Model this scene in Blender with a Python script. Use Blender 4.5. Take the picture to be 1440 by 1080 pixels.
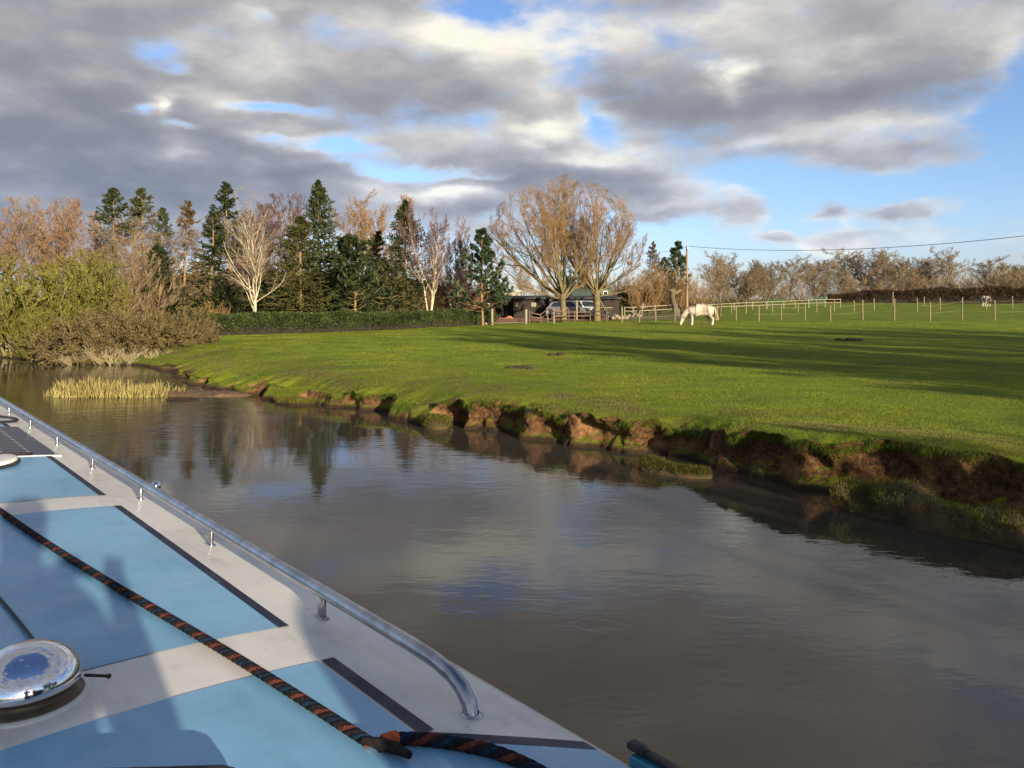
import bpy, bmesh, math, random
import numpy as np
from mathutils import Vector, Matrix, noise as mnoise

for o in list(bpy.data.objects):
    bpy.data.objects.remove(o, do_unlink=True)
SC = bpy.context.scene
COL = SC.collection
R = math.radians

# ------------------------------------------------------------------ camera
F = 1100.0            # focal length in pixels of the 1440-wide photograph
HY = 420.0            # row of the horizon
CAMZ = 2.3            # metres above the water
cd = bpy.data.cameras.new("camera")
cam = bpy.data.objects.new("camera", cd)
COL.objects.link(cam)
cam.location = (0, 0, CAMZ)
cam.rotation_euler = (R(90), 0, 0)
cd.sensor_width = 36.0
cd.lens = 36.0 * F / 1440.0
cd.shift_y = -(540.0 - HY) / 1440.0
cd.clip_start = 0.05
cd.clip_end = 6000
SC.camera = cam

# ------------------------------------------------------------------ light
SUN_EL = R(13.0)
TO_SUN_AZ = R(148.0)          # clockwise from +Y (behind the camera, to the right)
sv = Vector((math.sin(TO_SUN_AZ) * math.cos(SUN_EL), math.cos(TO_SUN_AZ) * math.cos(SUN_EL), math.sin(SUN_EL)))
sd = bpy.data.lights.new("sun", 'SUN')
sun = bpy.data.objects.new("sun", sd)
COL.objects.link(sun)
sd.energy = 5.0
sd.angle = R(0.55)
sd.color = (1.0, 0.87, 0.66)
sun.rotation_euler = (-sv).to_track_quat('-Z', 'Y').to_euler()
sun.location = (30, -40, 40)

SC.view_settings.view_transform = 'Standard'
SC.view_settings.look = 'None'
SC.view_settings.exposure = 0.85
SC.view_settings.gamma = 1.0
SC.view_settings.use_curve_mapping = False

# ------------------------------------------------------------------ node helpers
class NT:
    """tiny wrapper: expressions become nodes"""
    def __init__(s, tree):
        s.t = tree
    def n(s, kind, **kw):
        nd = s.t.nodes.new(kind)
        for k, v in kw.items():
            setattr(nd, k, v)
        return nd
    def put(s, sock, v):
        if isinstance(v, bpy.types.NodeSocket):
            s.t.links.new(v, sock)
        elif v is not None:
            sock.default_value = v
    def m(s, op, a, b=None, c=None, clamp=False):
        nd = s.n('ShaderNodeMath', operation=op, use_clamp=clamp)
        for i, v in enumerate((a, b, c)):
            s.put(nd.inputs[i], v)
        return nd.outputs[0]
    def vm(s, op, a, b=None, out=0):
        nd = s.n('ShaderNodeVectorMath', operation=op)
        s.put(nd.inputs[0], a)
        s.put(nd.inputs[1], b)
        return nd.outputs[out]
    def xyz(s, x, y, z):
        nd = s.n('ShaderNodeCombineXYZ')
        for i, v in enumerate((x, y, z)):
            s.put(nd.inputs[i], v)
        return nd.outputs[0]
    def sep(s, v):
        nd = s.n('ShaderNodeSeparateXYZ')
        s.put(nd.inputs[0], v)
        return nd.outputs
    def noise(s, vec, scale, detail=4.0, rough=0.5, dist=0.0, out=0):
        nd = s.n('ShaderNodeTexNoise')
        s.put(nd.inputs['Vector'], vec)
        nd.inputs['Scale'].default_value = scale
        nd.inputs['Detail'].default_value = detail
        nd.inputs['Roughness'].default_value = rough
        nd.inputs['Distortion'].default_value = dist
        return nd.outputs[out]
    def ramp(s, v, a, b, lo=0.0, hi=1.0, smooth=True):
        nd = s.n('ShaderNodeMapRange')
        nd.interpolation_type = 'SMOOTHSTEP' if smooth else 'LINEAR'
        s.put(nd.inputs[0], v)
        for i, q in enumerate((a, b, lo, hi)):
            s.put(nd.inputs[1 + i], q)
        return nd.outputs[0]
    def mix(s, f, a, b, blend='MIX'):
        nd = s.n('ShaderNodeMix', data_type='RGBA', blend_type=blend)
        s.put(nd.inputs[0], f)
        for i, v in ((6, a), (7, b)):
            if isinstance(v, (tuple, list)):
                v = tuple(v) + ((1.0,) if len(v) == 3 else ())
            s.put(nd.inputs[i], v)
        return nd.outputs[2]

# ------------------------------------------------------------------ sky
W = bpy.data.worlds.new("World")
SC.world = W
W.use_nodes = True
wt = NT(W.node_tree)
W.node_tree.nodes.clear()
SKY_STRENGTH = 0.079
sky = wt.n('ShaderNodeTexSky')
sky.sky_type = 'NISHITA'
sky.sun_disc = False
sky.sun_elevation = SUN_EL
sky.sun_rotation = TO_SUN_AZ
sky.altitude = 50
sky.air_density = 1.0
sky.dust_density = 0.6
sky.ozone_density = 2.0
tc = wt.n('ShaderNodeTexCoord')
D = tc.outputs['Generated']
dx, dy, dz = wt.sep(D)
zup = wt.m('MAXIMUM', dz, 0.0)
az = wt.m('ARCTAN2', dx, dy)
el = wt.m('ARCSINE', wt.m('MINIMUM', zup, 0.9999))
inv = wt.m('DIVIDE', 1.0, wt.m('ADD', zup, 0.10))
P = wt.xyz(wt.m('MULTIPLY', dx, inv), wt.m('MULTIPLY', dy, inv), 0.0)
Q = wt.vm('MULTIPLY', D, (1.0, 1.0, 2.3))
wv = wt.noise(Q, 5.5, 6.0, 0.55, out=1)
warp = wt.vm('SUBTRACT', wv, (0.5, 0.5, 0.5))
# angular position of the sky, ruffled so that every cloud edge is ragged
A = wt.vm('ADD', wt.xyz(az, el, 0.0), wt.vm('MULTIPLY', warp, (0.20, 0.085, 0.0)))
f1 = wt.noise(wt.vm('ADD', Q, (3.1, 7.7, 0.0)), 4.6, 10.0, 0.53)
f2 = wt.noise(wt.vm('ADD', Q, (11.3, 2.9, 1.0)), 10.0, 8.0, 0.55)
f3 = wt.noise(wt.vm('ADD', Q, (5.3, 1.9, 4.0)), 1.9, 3.0, 0.5)
f1s = wt.noise(wt.vm('ADD', Q, (3.1 + 0.012, 7.7 - 0.012, 0.055)), 4.6, 10.0, 0.53)

def px2ae(x, y):
    a = math.atan((x - 720) / F)
    return a, math.atan((HY - y) / F * math.cos(a))

def blobs(lst):
    tot = None
    for (x, y, w, h, amp) in lst:
        a, e = px2ae(x, y)
        sx, sy = w / F * math.cos(a) ** 2, h / F
        d = wt.vm('MULTIPLY', wt.vm('SUBTRACT', A, (a, e, 0.0)), (1 / sx, 1 / sy, 0.0))
        q = wt.vm('DOT_PRODUCT', d, d, out=1)
        g = wt.m('MULTIPLY', wt.m('EXPONENT', wt.m('MULTIPLY', q, -1.0)), amp)
        tot = g if tot is None else wt.m('ADD', tot, g)
    return tot
# (photo x, photo y, half width, half height, amount): + cloud, - clear
COVER = [(690, -48, 150, 30, .6), (700, -90, 260, 60, .55), (400, -60, 200, 50, .3), (1000, -70, 300, 60, .35), (120, 90, 330, 190, .62), (80, 230, 300, 80, .5), (430, 120, 240, 70, .40), (650, 130, 260, 80, .42), (960, 140, 200, 80, .45),
         (1230, 120, 220, 90, .45), (1150, 225, 210, 32, .34), (760, 235, 190, 34, .30), (420, 250, 160, 22, .40), (640, 285, 90, 26, .34),
         (880, 268, 90, 26, .30), (1300, 30, 240, 50, .35), (930, 30, 160, 40, .25), (930, 292, 44, 20, .6), (1018, 288, 40, 20, .85), (1078, 322, 32, 13, .85),
         (1168, 282, 60, 14, .8), (1300, 293, 70, 11, .75), (1200, 335, 130, 16, .75), (430, 0, 160, 40, .20), (300, 190, 60, 30, .30), (520, 285, 160, 22, .35), (340, 260, 200, 24, .3), (700, 250, 60, 20, .3), (580, 200, 60, 12, .3), (420, 180, 50, 14, .3),
         (1380, 215, 70, 22, .16), (560, 330, 200, 30, .25), (150, 300, 300, 60, .3),
         (690, 8, 40, 24, -.62), (205, 62, 60, 16, -.42), (238, 95, 40, 12, -.5), (172, 158, 22, 12, -.6), (400, 150, 80, 10, -.62), (255, 187, 60, 9, -.6),
         (490, 207, 90, 9, -.55), (620, 238, 120, 9, -.6), (400, 190, 50, 8, -.45), (360, 25, 22, 14, -.34), (840, 165, 26, 32, -.55), (1420, 120, 55, 60, -.60), (1425, 205, 60, 40, -.5),
         (1120, 345, 420, 40, -.30), (1250, 262, 240, 18, -.42), (1020, 255, 80, 16, -.38), (880, 310, 120, 12, -.35), (800, 400, 300, 30, -.3), (620, 10, 30, 14, -.2)]
LIGHT = [(380, 85, 130, 36, .22), (610, 110, 150, 36, .20), (760, 90, 60, 50, .22), (760, 180, 140, 14, .25), (870, 50, 120, 36, .15), (1110, 60, 150, 40, .20), (290, 130, 80, 22, .22), (250, 215, 60, 10, .2), (520, 192, 70, 8, .2), (1170, 190, 160, 16, .2), (120, 40, 160, 30, .08), (420, 235, 60, 8, .2), (960, 215, 100, 14, .15), (560, 50, 90, 18, .26), (650, 45, 50, 18, .40), (690, 75, 40, 26, .22), (210, 150, 26, 16, .85), (600, 268, 90, 14, .45), (640, 262, 40, 10, .5), (350, 72, 60, 26, .22),
         (1035, 100, 26, 16, .5), (1030, 120, 18, 26, .2), (1020, 285, 34, 16, .40), (1078, 318, 28, 10, .30), (1100, 205, 60, 16, .38), (830, 215, 60, 12, .45), (1330, 40, 160, 50, .10),
         (1240, 165, 150, 12, .28), (1040, 10, 120, 26, .25), (770, 30, 70, 40, .15), (330, 30, 60, 18, .2), (450, 10, 100, 16, .15), (700, 190, 160, 18, .10), (1250, 150, 200, 14, .15),
         (930, 285, 36, 10, .35), (1200, 338, 130, 14, .25), (750, 190, 40, 10, .3), (560, 300, 60, 12, .2), (215, 210, 40, 14, .3),
         (940, 150, 130, 60, -.20), (80, 250, 320, 60, -.22), (60, 120, 200, 110, -.10), (1250, 125, 170, 40, -.18), (460, 235, 110, 18, -.28), (320, 205, 60, 14, -.25), (620, 130, 190, 34, -.10), (830, 250, 120, 22, -.25)]
inview = wt.ramp(el, 0.30, 0.62, 1.0, 0.0)
cov = wt.m('ADD', wt.m('MULTIPLY', blobs(COVER), 1.0), wt.m('MULTIPLY', wt.m('SUBTRACT', f1, 0.5), 1.8))
cov = wt.m('ADD', cov, wt.m('MULTIPLY', wt.m('SUBTRACT', f2, 0.5), 1.25))
cov = wt.m('ADD', cov, wt.m('ADD', wt.m('MULTIPLY', wt.m('SUBTRACT', f3, 0.5), 0.6), 0.0))
cov = wt.m('ADD', cov, wt.ramp(el, 0.30, 0.46, 0.0, 0.34))
cov = wt.m('SUBTRACT', cov, wt.ramp(el, 0.85, 1.15, 0.0, 0.75))
cover = wt.ramp(cov, -0.20, 0.46)
lit = wt.m('ADD', blobs(LIGHT), wt.m('MULTIPLY', wt.m('SUBTRACT', f1, f1s), 1.7))
lit = wt.m('ADD', lit, wt.m('MULTIPLY', wt.m('SUBTRACT', f2, 0.5), 0.55))
lit = wt.m('ADD', lit, wt.m('MULTIPLY', wt.m('SUBTRACT', f1, 0.5), 0.35))
lit = wt.m('ADD', lit, wt.ramp(cov, 0.05, 0.7, 0.68, 0.30))
lit = wt.m('SUBTRACT', lit, wt.ramp(el, 0.36, 0.75, 0.0, 0.22))
cr = wt.n('ShaderNodeValToRGB')
wt.put(cr.inputs[0], lit)
e = cr.color_ramp.elements
e[0].position = 0.0; e[0].color = (0.185, 0.196, 0.222, 1)
e[1].position = 1.0; e[1].color = (0.74, 0.69, 0.585, 1)
for pos, c in ((0.22, (0.236, 0.240, 0.262)), (0.44, (0.315, 0.308, 0.315)), (0.70, (0.47, 0.45, 0.425))):
    q = cr.color_ramp.elements.new(pos); q.color = c + (1,)
cl = wt.mix(1.0, cr.outputs[0], wt.mix(wt.ramp(el, 0.10, 0.26), (9.0, 9.9, 11.6), (9.6, 9.8, 10.1)), 'MULTIPLY')
skc = wt.mix(1.0, sky.outputs[0], wt.mix(wt.ramp(el, 0.0, 0.16), (1.00, 1.12, 1.75), (1.06, 1.16, 1.48)), 'MULTIPLY')
final = wt.mix(cover, skc, cl)
bg = wt.n('ShaderNodeBackground')
wt.put(bg.inputs[0], final)
bg.inputs[1].default_value = SKY_STRENGTH
wo = wt.n('ShaderNodeOutputWorld')
wt.t.links.new(bg.outputs[0], wo.inputs[0])

# ------------------------------------------------------------------ scene helpers
def tag(o, label=None, cat=None, group=None, kind=None):
    if label: o['label'] = label
    if cat: o['category'] = cat
    if group: o['group'] = group
    if kind: o['kind'] = kind
    return o

def empty(name, loc=(0, 0, 0), rz=0.0):
    o = bpy.data.objects.new(name, None)
    COL.objects.link(o)
    o.location = loc
    o.rotation_euler = (0, 0, rz)
    o.empty_display_size = 0.3
    return o

class Geo:
    """gathers arrays of vertices and faces (with a material index) for ONE mesh"""
    def __init__(s):
        s.v = []; s.f = []; s.mi = []; s.nv = 0; s.at = []
    def add(s, v, faces, mi=0, at=0.5):
        v = np.asarray(v, dtype=np.float32).reshape(-1, 3)
        if not isinstance(faces, list): faces = [faces]
        for f in faces:
            f = np.asarray(f, dtype=np.int64)
            if f.size == 0: continue
            s.f.append(f + s.nv)
            s.mi.append(np.full(len(f), mi, dtype=np.int32))
        a = np.asarray(at, dtype=np.float32)
        s.at.append(np.broadcast_to(a, (len(v),)).copy())
        s.v.append(v); s.nv += len(v)
        return s
    def mesh(s, name, mats, smooth=True):
        me = bpy.data.meshes.new(name)
        V = np.concatenate(s.v)
        me.vertices.add(len(V))
        me.vertices.foreach_set("co", V.ravel())
        loops = np.concatenate([f.ravel() for f in s.f]).astype(np.int32)
        tot = np.concatenate([np.full(len(f), f.shape[1], dtype=np.int32) for f in s.f])
        start = np.concatenate([[0], np.cumsum(tot)[:-1]]).astype(np.int32)
        me.loops.add(len(loops))
        me.loops.foreach_set("vertex_index", loops)
        me.polygons.add(len(tot))
        me.polygons.foreach_set("loop_start", start)
        me.polygons.foreach_set("loop_total", tot)
        me.polygons.foreach_set("material_index", np.concatenate(s.mi))
        me.polygons.foreach_set("use_smooth", np.full(len(tot), bool(smooth)))
        at = me.attributes.new("tone", 'FLOAT', 'POINT')
        at.data.foreach_set("value", np.concatenate(s.at))
        for m in (mats if isinstance(mats, (list, tuple)) else [mats]):
            me.materials.append(m)
        me.update(calc_edges=True)
        return me
    def obj(s, name, mats, parent=None, smooth=True):
        o = bpy.data.objects.new(name, s.mesh(name, mats, smooth))
        COL.objects.link(o)
        if parent is not None: o.parent = parent
        return o
    # --- simple solids
    def box(s, c, size, rz=0.0, mi=0, bev=0.0, M=None):
        c = np.array(c, float); h = np.array(size, float) / 2
        if bev <= 0:
            v = np.array([[x, y, z] for x in (-1, 1) for y in (-1, 1) for z in (-1, 1)], float) * h
            f = np.array([[0, 1, 3, 2], [4, 6, 7, 5], [0, 4, 5, 1], [2, 3, 7, 6], [0, 2, 6, 4], [1, 5, 7, 3]])
            fs = [f]
        else:
            bm = bmesh.new()
            bmesh.ops.create_cube(bm, size=1.0)
            for q in bm.verts: q.co = Vector((q.co.x * 2 * h[0], q.co.y * 2 * h[1], q.co.z * 2 * h[2]))
            bmesh.ops.bevel(bm, geom=bm.edges[:], offset=bev, segments=2, affect='EDGES', profile=0.5)
            v, fs = bm_arrays(bm)
        if M is not None:
            v = (np.array(M.to_3x3()) @ v.T).T
        if rz:
            cz, sz = math.cos(rz), math.sin(rz)
            v = v @ np.array([[cz, sz, 0], [-sz, cz, 0], [0, 0, 1]])
        return s.add(v + c, fs, mi)
    def tube(s, pts, rad, k=8, mi=0, caps=True, at=0.5):
        pts = np.asarray(pts, float)[None]
        rad = np.broadcast_to(np.asarray(rad, float), (pts.shape[1],))[None]
        v, f = tubes(pts, rad, k)
        s.add(v, f, mi, at)
        if caps:
            n = pts.shape[1]
            for ring, c in ((0, pts[0, 0]), (n - 1, pts[0, -1])):
                vv = np.concatenate([v[ring * k:(ring + 1) * k], c[None]])
                i = np.arange(k)
                ff = np.stack([i, (i + 1) % k, np.full(k, k)], 1)
                if ring == 0: ff = ff[:, ::-1]
                s.add(vv, ff, mi, at)
        return s
    def lathe(s, prof, c=(0, 0, 0), k=32, mi=0):
        prof = np.asarray(prof, float)
        a = np.arange(k) * 2 * math.pi / k
        v = np.stack([prof[:, None, 0] * np.cos(a), prof[:, None, 0] * np.sin(a), np.repeat(prof[:, None, 1], k, 1)], -1) + np.array(c, float)
        n = len(prof)
        i, j = np.meshgrid(np.arange(n - 1), np.arange(k), indexing='ij')
        f = np.stack([i * k + j, i * k + (j + 1) % k, (i + 1) * k + (j + 1) % k, (i + 1) * k + j], -1).reshape(-1, 4)
        return s.add(v.reshape(-1, 3), f, mi)

def bm_arrays(bm):
    bm.verts.ensure_lookup_table(); bm.verts.index_update()
    v = np.array([q.co[:] for q in bm.verts], float)
    d = {}
    for f in bm.faces:
        d.setdefault(len(f.verts), []).append([q.index for q in f.verts])
    bm.free()
    return v, [np.array(x) for x in d.values()]

def nrm(v):
    return v / np.maximum(np.linalg.norm(v, axis=-1, keepdims=True), 1e-9)

def tubes(pts, rad, k):
    """N polylines of n points at once"""
    N, n, _ = pts.shape
    t = np.empty_like(pts)
    t[:, 1:-1] = pts[:, 2:] - pts[:, :-2]
    t[:, 0] = pts[:, 1] - pts[:, 0]; t[:, -1] = pts[:, -1] - pts[:, -2]
    t = nrm(t)
    main = nrm(pts[:, -1] - pts[:, 0])
    ax = np.argmin(np.abs(main), axis=1)
    ref = np.eye(3)[ax][:, None, :]
    u = nrm(np.cross(t, ref)); w = np.cross(t, u)
    a = np.arange(k) * 2 * math.pi / k
    v = pts[:, :, None, :] + rad[:, :, None, None] * (u[:, :, None, :] * np.cos(a)[:, None] + w[:, :, None, :] * np.sin(a)[:, None])
    b = (np.arange(N) * n * k)[:, None, None]
    i = (np.arange(n - 1) * k)[None, :, None]
    j = np.arange(k)[None, None, :]
    j2 = (np.arange(k) + 1)[None, None, :] % k
    f = np.stack([b + i + j, b + i + j2, b + i + k + j2, b + i + k + j], -1).reshape(-1, 4)
    return v.reshape(-1, 3), f

def sstep(a, b, x):
    t = np.clip((x - a) / (b - a), 0, 1)
    return t * t * (3 - 2 * t)

# value noise in numpy (2-D / 3-D), several octaves
def vnoise(x, y, z=None, seed=0, octs=4, rough=0.5):
    def h(i, j, k):
        n = (i * 374761393 + j * 668265263 + k * 2147483647 + seed * 974711) & 0xffffffff
        n = ((n ^ (n >> 13)) * 1274126177) & 0xffffffff
        n = ((n ^ (n >> 16)) * 2246822519) & 0xffffffff
        return ((n ^ (n >> 15)) & 0xffff) / 65535.0
    x = np.asarray(x, float); y = np.asarray(y, float)
    z = np.zeros_like(x) if z is None else np.asarray(z, float)
    out = 0; amp = 1.0; tot = 0
    for o in range(octs):
        xi, yi, zi = np.floor(x).astype(np.int64), np.floor(y).astype(np.int64), np.floor(z).astype(np.int64)
        fx, fy, fz = x - xi, y - yi, z - zi
        fx, fy, fz = [q * q * (3 - 2 * q) for q in (fx, fy, fz)]
        c = 0
        for a in (0, 1):
            for b in (0, 1):
                for d in (0, 1):
                    c = c + h(xi + a, yi + b, zi + d) * (fx if a else 1 - fx) * (fy if b else 1 - fy) * (fz if d else 1 - fz)
        out = out + amp * (c - 0.5) * 2; tot += amp
        amp *= rough; x = x * 2.03 + 17.1; y = y * 2.03 + 9.7; z = z * 2.03 + 4.3
    return out / tot

# ------------------------------------------------------------------ materials
MATS = {}
def material(name):
    m = bpy.data.materials.new(name)
    m.use_nodes = True
    t = NT(m.node_tree)
    b = next(q for q in m.node_tree.nodes if q.type == 'BSDF_PRINCIPLED')
    MATS[name] = m
    return m, t, b

def mottled(name, c1, c2, scale=3.0, rough=0.85, detail=5.0, bump=0.0, bscale=20.0, tone=0.0, spec=0.3, metallic=0.0, obj=True, aniso=None, c3=None, s3=1.0):
    """two colours mixed by noise; 'tone' lets the per-vertex tone attribute vary the value"""
    m, t, b = material(name)
    co = t.n('ShaderNodeTexCoord').outputs['Object']
    if aniso: co = t.vm('MULTIPLY', co, aniso)
    f = t.ramp(t.noise(co, scale, detail, 0.6), 0.32, 0.68)
    c = t.mix(f, c1, c2)
    if c3:
        c = t.mix(t.ramp(t.noise(co, s3, 4.0, 0.6), 0.55, 0.68), c, c3)
    if tone:
        at = t.n('ShaderNodeAttribute', attribute_name='tone').outputs['Fac']
        v = t.ramp(at, 0.0, 1.0, 1.0 - tone, 1.0 + tone, smooth=False)
        c = t.mix(1.0, c, t.xyz(v, v, v), 'MULTIPLY')
    t.put(b.inputs['Base Color'], c)
    b.inputs['Roughness'].default_value = rough
    b.inputs['Specular IOR Level'].default_value = spec
    b.inputs['Metallic'].default_value = metallic
    if bump:
        bn = t.n('ShaderNodeBump')
        bn.inputs['Strength'].default_value = bump
        bn.inputs['Distance'].default_value = 0.02
        t.put(bn.inputs['Height'], t.noise(co, bscale, 6.0, 0.6))
        t.put(b.inputs['Normal'], bn.outputs[0])
    return m

def leafy(name, c1, c2, rough=0.6, scale=2.0, trans=0.25, tone=0.45, patch=None):
    m, t, b = material(name)
    at = t.n('ShaderNodeAttribute', attribute_name='tone').outputs['Fac']
    co = t.n('ShaderNodeTexCoord').outputs['Object']
    f = t.m('ADD', t.m('MULTIPLY', at, 0.6), t.m('MULTIPLY', t.ramp(t.noise(co, scale, 3.0), 0.3, 0.7), 0.4))
    c = t.mix(f, c1, c2)
    if patch:
        n4 = t.ramp(t.noise(t.vm('MULTIPLY', co, (.30, .62, .4)), 1.0, 5.0, 0.6), 0.46, 0.66)
        c = t.mix(t.m('MULTIPLY', n4, 0.6), c, patch)
        n5 = t.ramp(t.noise(co, 2.6, 4.0, 0.6), 0.56, 0.70)
        c = t.mix(t.m('MULTIPLY', n5, 0.5), c, (0.215, 0.200, 0.030))
    v = t.ramp(at, 0.0, 1.0, 1.0 - tone, 1.0 + tone, smooth=False)
    c = t.mix(1.0, c, t.xyz(v, v, v), 'MULTIPLY')
    t.put(b.inputs['Base Color'], c)
    b.inputs['Roughness'].default_value = rough
    b.inputs['Specular IOR Level'].default_value = 0.25
    if trans:
        tr = t.n('ShaderNodeBsdfTranslucent')
        t.put(tr.inputs[0], c)
        mx = t.n('ShaderNodeMixShader')
        mx.inputs[0].default_value = trans
        t.t.links.new(b.outputs[0], mx.inputs[1]); t.t.links.new(tr.outputs[0], mx.inputs[2])
        out = next(q for q in t.t.nodes if q.type == 'OUTPUT_MATERIAL')
        t.t.links.new(mx.outputs[0], out.inputs[0])
    return m
# ================================================================== SETTING
def gh(x, y):
    """height of the pasture"""
    x = np.asarray(x, float); y = np.asarray(y, float)
    q = y - 60.0
    q = np.where(q > 0, q, 0) - 0.0
    r = 0.021 * (np.sqrt(q * q + 16.0) - 4.0)
    return 0.58 + np.minimum(r, 1.2) + 0.03 * vnoise(x * 0.12, y * 0.12, seed=5, octs=2)

def at_px(px, py):
    """point of the pasture seen at a photo pixel"""
    Y = 1.75 * F / (py - HY)
    for _ in range(40):
        X = (px - 720) / F * Y
        Yn = (CAMZ - float(gh(X, Y))) * F / (py - HY)
        Y = 0.5 * Y + 0.5 * Yn
    return X, Y, float(gh(X, Y))

def at_z(px, Y):
    X = (px - 720) / F * Y
    return X, Y, float(gh(X, Y))

def ztop(py, Y):
    return CAMZ + (HY - py) / F * Y

# ---- materials of the setting
def grass_material():
    m, t, b = material("pasture_grass")
    g = t.n('ShaderNodeNewGeometry')
    pos = g.outputs['Position']
    nz = t.sep(g.outputs['True Normal'])[2]
    px, py, pz = t.sep(pos)
    n1 = t.ramp(t.noise(pos, 0.35, 5.0, 0.6), 0.33, 0.67)
    n2 = t.ramp(t.noise(pos, 7.0, 6.0, 0.7), 0.3, 0.7)
    c = t.mix(n1, (0.122, 0.178, 0.008), (0.190, 0.232, 0.011))
    c = t.mix(t.m('MULTIPLY', n2, 0.55), c, (0.065, 0.105, 0.008))
    n4 = t.ramp(t.noise(t.vm('MULTIPLY', pos, (.30, .62, .4)), 1.0, 5.0, 0.6), 0.46, 0.66)
    c = t.mix(t.m('MULTIPLY', n4, 0.6), c, (0.060, 0.100, 0.006))
    n3 = t.ramp(t.noise(pos, 1.7, 5.0, 0.65), 0.40, 0.66)
    c = t.mix(t.m('MULTIPLY', n3, 0.6), c, (0.225, 0.230, 0.020))
    # trampled, browner turf along the brink
    ed = t.n('ShaderNodeAttribute', attribute_name='tone').outputs['Fac']
    w = t.m('MULTIPLY', ed, t.ramp(t.noise(pos, 1.3, 5.0, 0.65), 0.42, 0.62))
    c = t.mix(t.m('MULTIPLY', w, 0.75), c, (0.13, 0.095, 0.035))
    # earth where the bank is steep
    s1 = t.ramp(t.noise(pos, 15.0, 8.0, 0.75), 0.36, 0.64)
    soil = t.mix(s1, (0.048, 0.025, 0.013), (0.20, 0.098, 0.042))
    soil = t.mix(t.ramp(t.noise(pos, 2.2, 3.0), 0.5, 0.7), soil, (0.37, 0.19, 0.08))
    wet = t.ramp(pz, 0.02, 0.14, 1.0, 0.0)
    soil = t.mix(wet, soil, (0.045, 0.027, 0.015))
    st = t.m('ADD', nz, t.m('MULTIPLY', t.m('SUBTRACT', t.noise(pos, 5.0, 5.0, 0.65), 0.5), 0.22))
    k = t.ramp(st, 0.58, 0.70)
    k = t.m('MULTIPLY', k, t.ramp(pz, 0.03, 0.12))
    c = t.mix(k, soil, c)
    t.put(b.inputs['Base Color'], c)
    b.inputs['Roughness'].default_value = 0.9
    b.inputs['Specular IOR Level'].default_value = 0.15
    bn = t.n('ShaderNodeBump')
    bn.inputs['Strength'].default_value = 0.9
    bn.inputs['Distance'].default_value = 0.06
    t.put(bn.inputs['Height'], t.m('ADD', t.noise(pos, 26.0, 5.0, 0.7), t.m('MULTIPLY', t.noise(pos, 5.0, 5.0, 0.6), 1.2)))
    t.put(b.inputs['Normal'], bn.outputs[0])
    return m
M_GRASS = grass_material()

def water_material():
    m, t, b = material("canal_water")
    pos = t.n('ShaderNodeNewGeometry').outputs['Position']
    b.inputs['Base Color'].default_value = (0.052, 0.040, 0.024, 1)
    t.put(b.inputs['Base Color'], t.mix(t.ramp(t.noise(pos, 0.25, 3.0), 0.35, 0.65), (0.040, 0.034, 0.026), (0.054, 0.046, 0.034)))
    b.inputs['Roughness'].default_value = 0.035
    b.inputs['IOR'].default_value = 1.37
    b.inputs['Specular IOR Level'].default_value = 0.5
    # wind ripples: short across the wind, patches of calm
    q = t.n('ShaderNodeMapping')
    t.put(q.inputs[0], pos)
    q.inputs['Rotation'].default_value = (0, 0, R(18))
    q.inputs['Scale'].default_value = (0.42, 1.0, 1.0)
    v = q.outputs[0]
    h = t.m('ADD', t.noise(v, 7.5, 3.0, 0.55, 0.4), t.m('MULTIPLY', t.noise(v, 2.3, 2.0, 0.5, 0.3), 1.6))
    h = t.m('ADD', h, t.m('MULTIPLY', t.noise(v, 19.0, 2.0, 0.5), 0.35))
    calm = t.ramp(t.noise(pos, 0.16, 3.0, 0.5), 0.40, 0.62, 0.10, 1.0)
    near = t.ramp(t.sep(t.vm('ADD', pos, (0, 0, 0)))[0], -9.0, 2.0, 1.0, 0.30)
    bn = t.n('ShaderNodeBump')
    bn.inputs['Distance'].default_value = 0.0065
    bn.inputs['Strength'].default_value = 1.0
    t.put(bn.inputs['Height'], t.m('MULTIPLY', h, t.m('MULTIPLY', calm, near)))
    t.put(b.inputs['Normal'], bn.outputs[0])
    return m
g = Geo()
g.add([[-1500, -1500, 0], [1500, -1500, 0], [1500, 1500, 0], [-1500, 1500, 0]], np.array([[0, 1, 2, 3]]))
tag(g.obj("water", water_material(), smooth=False), 'brown rippled canal water reflecting the clouds', 'water', kind='structure')

# ---- the far bank: one sheet from under the water, up the scalloped face, to the horizon
CTRL = np.array([(40, -95), (24, -46), (18, -24), (14.5, -11), (11.3, -2.6), (8.1, 3.2), (6.3, 5.5), (4.85, 7.2), (3.85, 8.6), (2.45, 10.3), (1.1, 11.85), (-1.0, 13.7), (-3.2, 15.9),
                 (-5.3, 17.7), (-7.4, 19.6), (-9.4, 22.0), (-11.0, 24.6), (-12.9, 27.0), (-15.5, 27.6), (-19.0, 30.0), (-25, 33.5), (-40, 39), (-75, 50), (-140, 65), (-300, 90)], float)
def catmull(P, per):
    P = np.vstack([2 * P[0] - P[1], P, 2 * P[-1] - P[-2]])
    out = []
    for i in range(1, len(P) - 2):
        t = np.linspace(0, 1, per, endpoint=False)[:, None]
        a, b, c, d = P[i - 1], P[i], P[i + 1], P[i + 2]
        out.append(0.5 * ((2 * b) + (-a + c) * t + (2 * a - 5 * b + 4 * c - d) * t ** 2 + (-a + 3 * b - 3 * c + d) * t ** 3))
    out.append(P[-2][None])
    return np.vstack(out)
curve = catmull(CTRL, 60)
arc = np.concatenate([[0], np.cumsum(np.linalg.norm(np.diff(curve, axis=0), axis=1))])
def s_of(X, Y):
    return arc[np.argmin((curve[:, 0] - X) ** 2 + (curve[:, 1] - Y) ** 2)]
sA, sB = s_of(9.5, 1.5), s_of(-19, 30)
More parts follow.
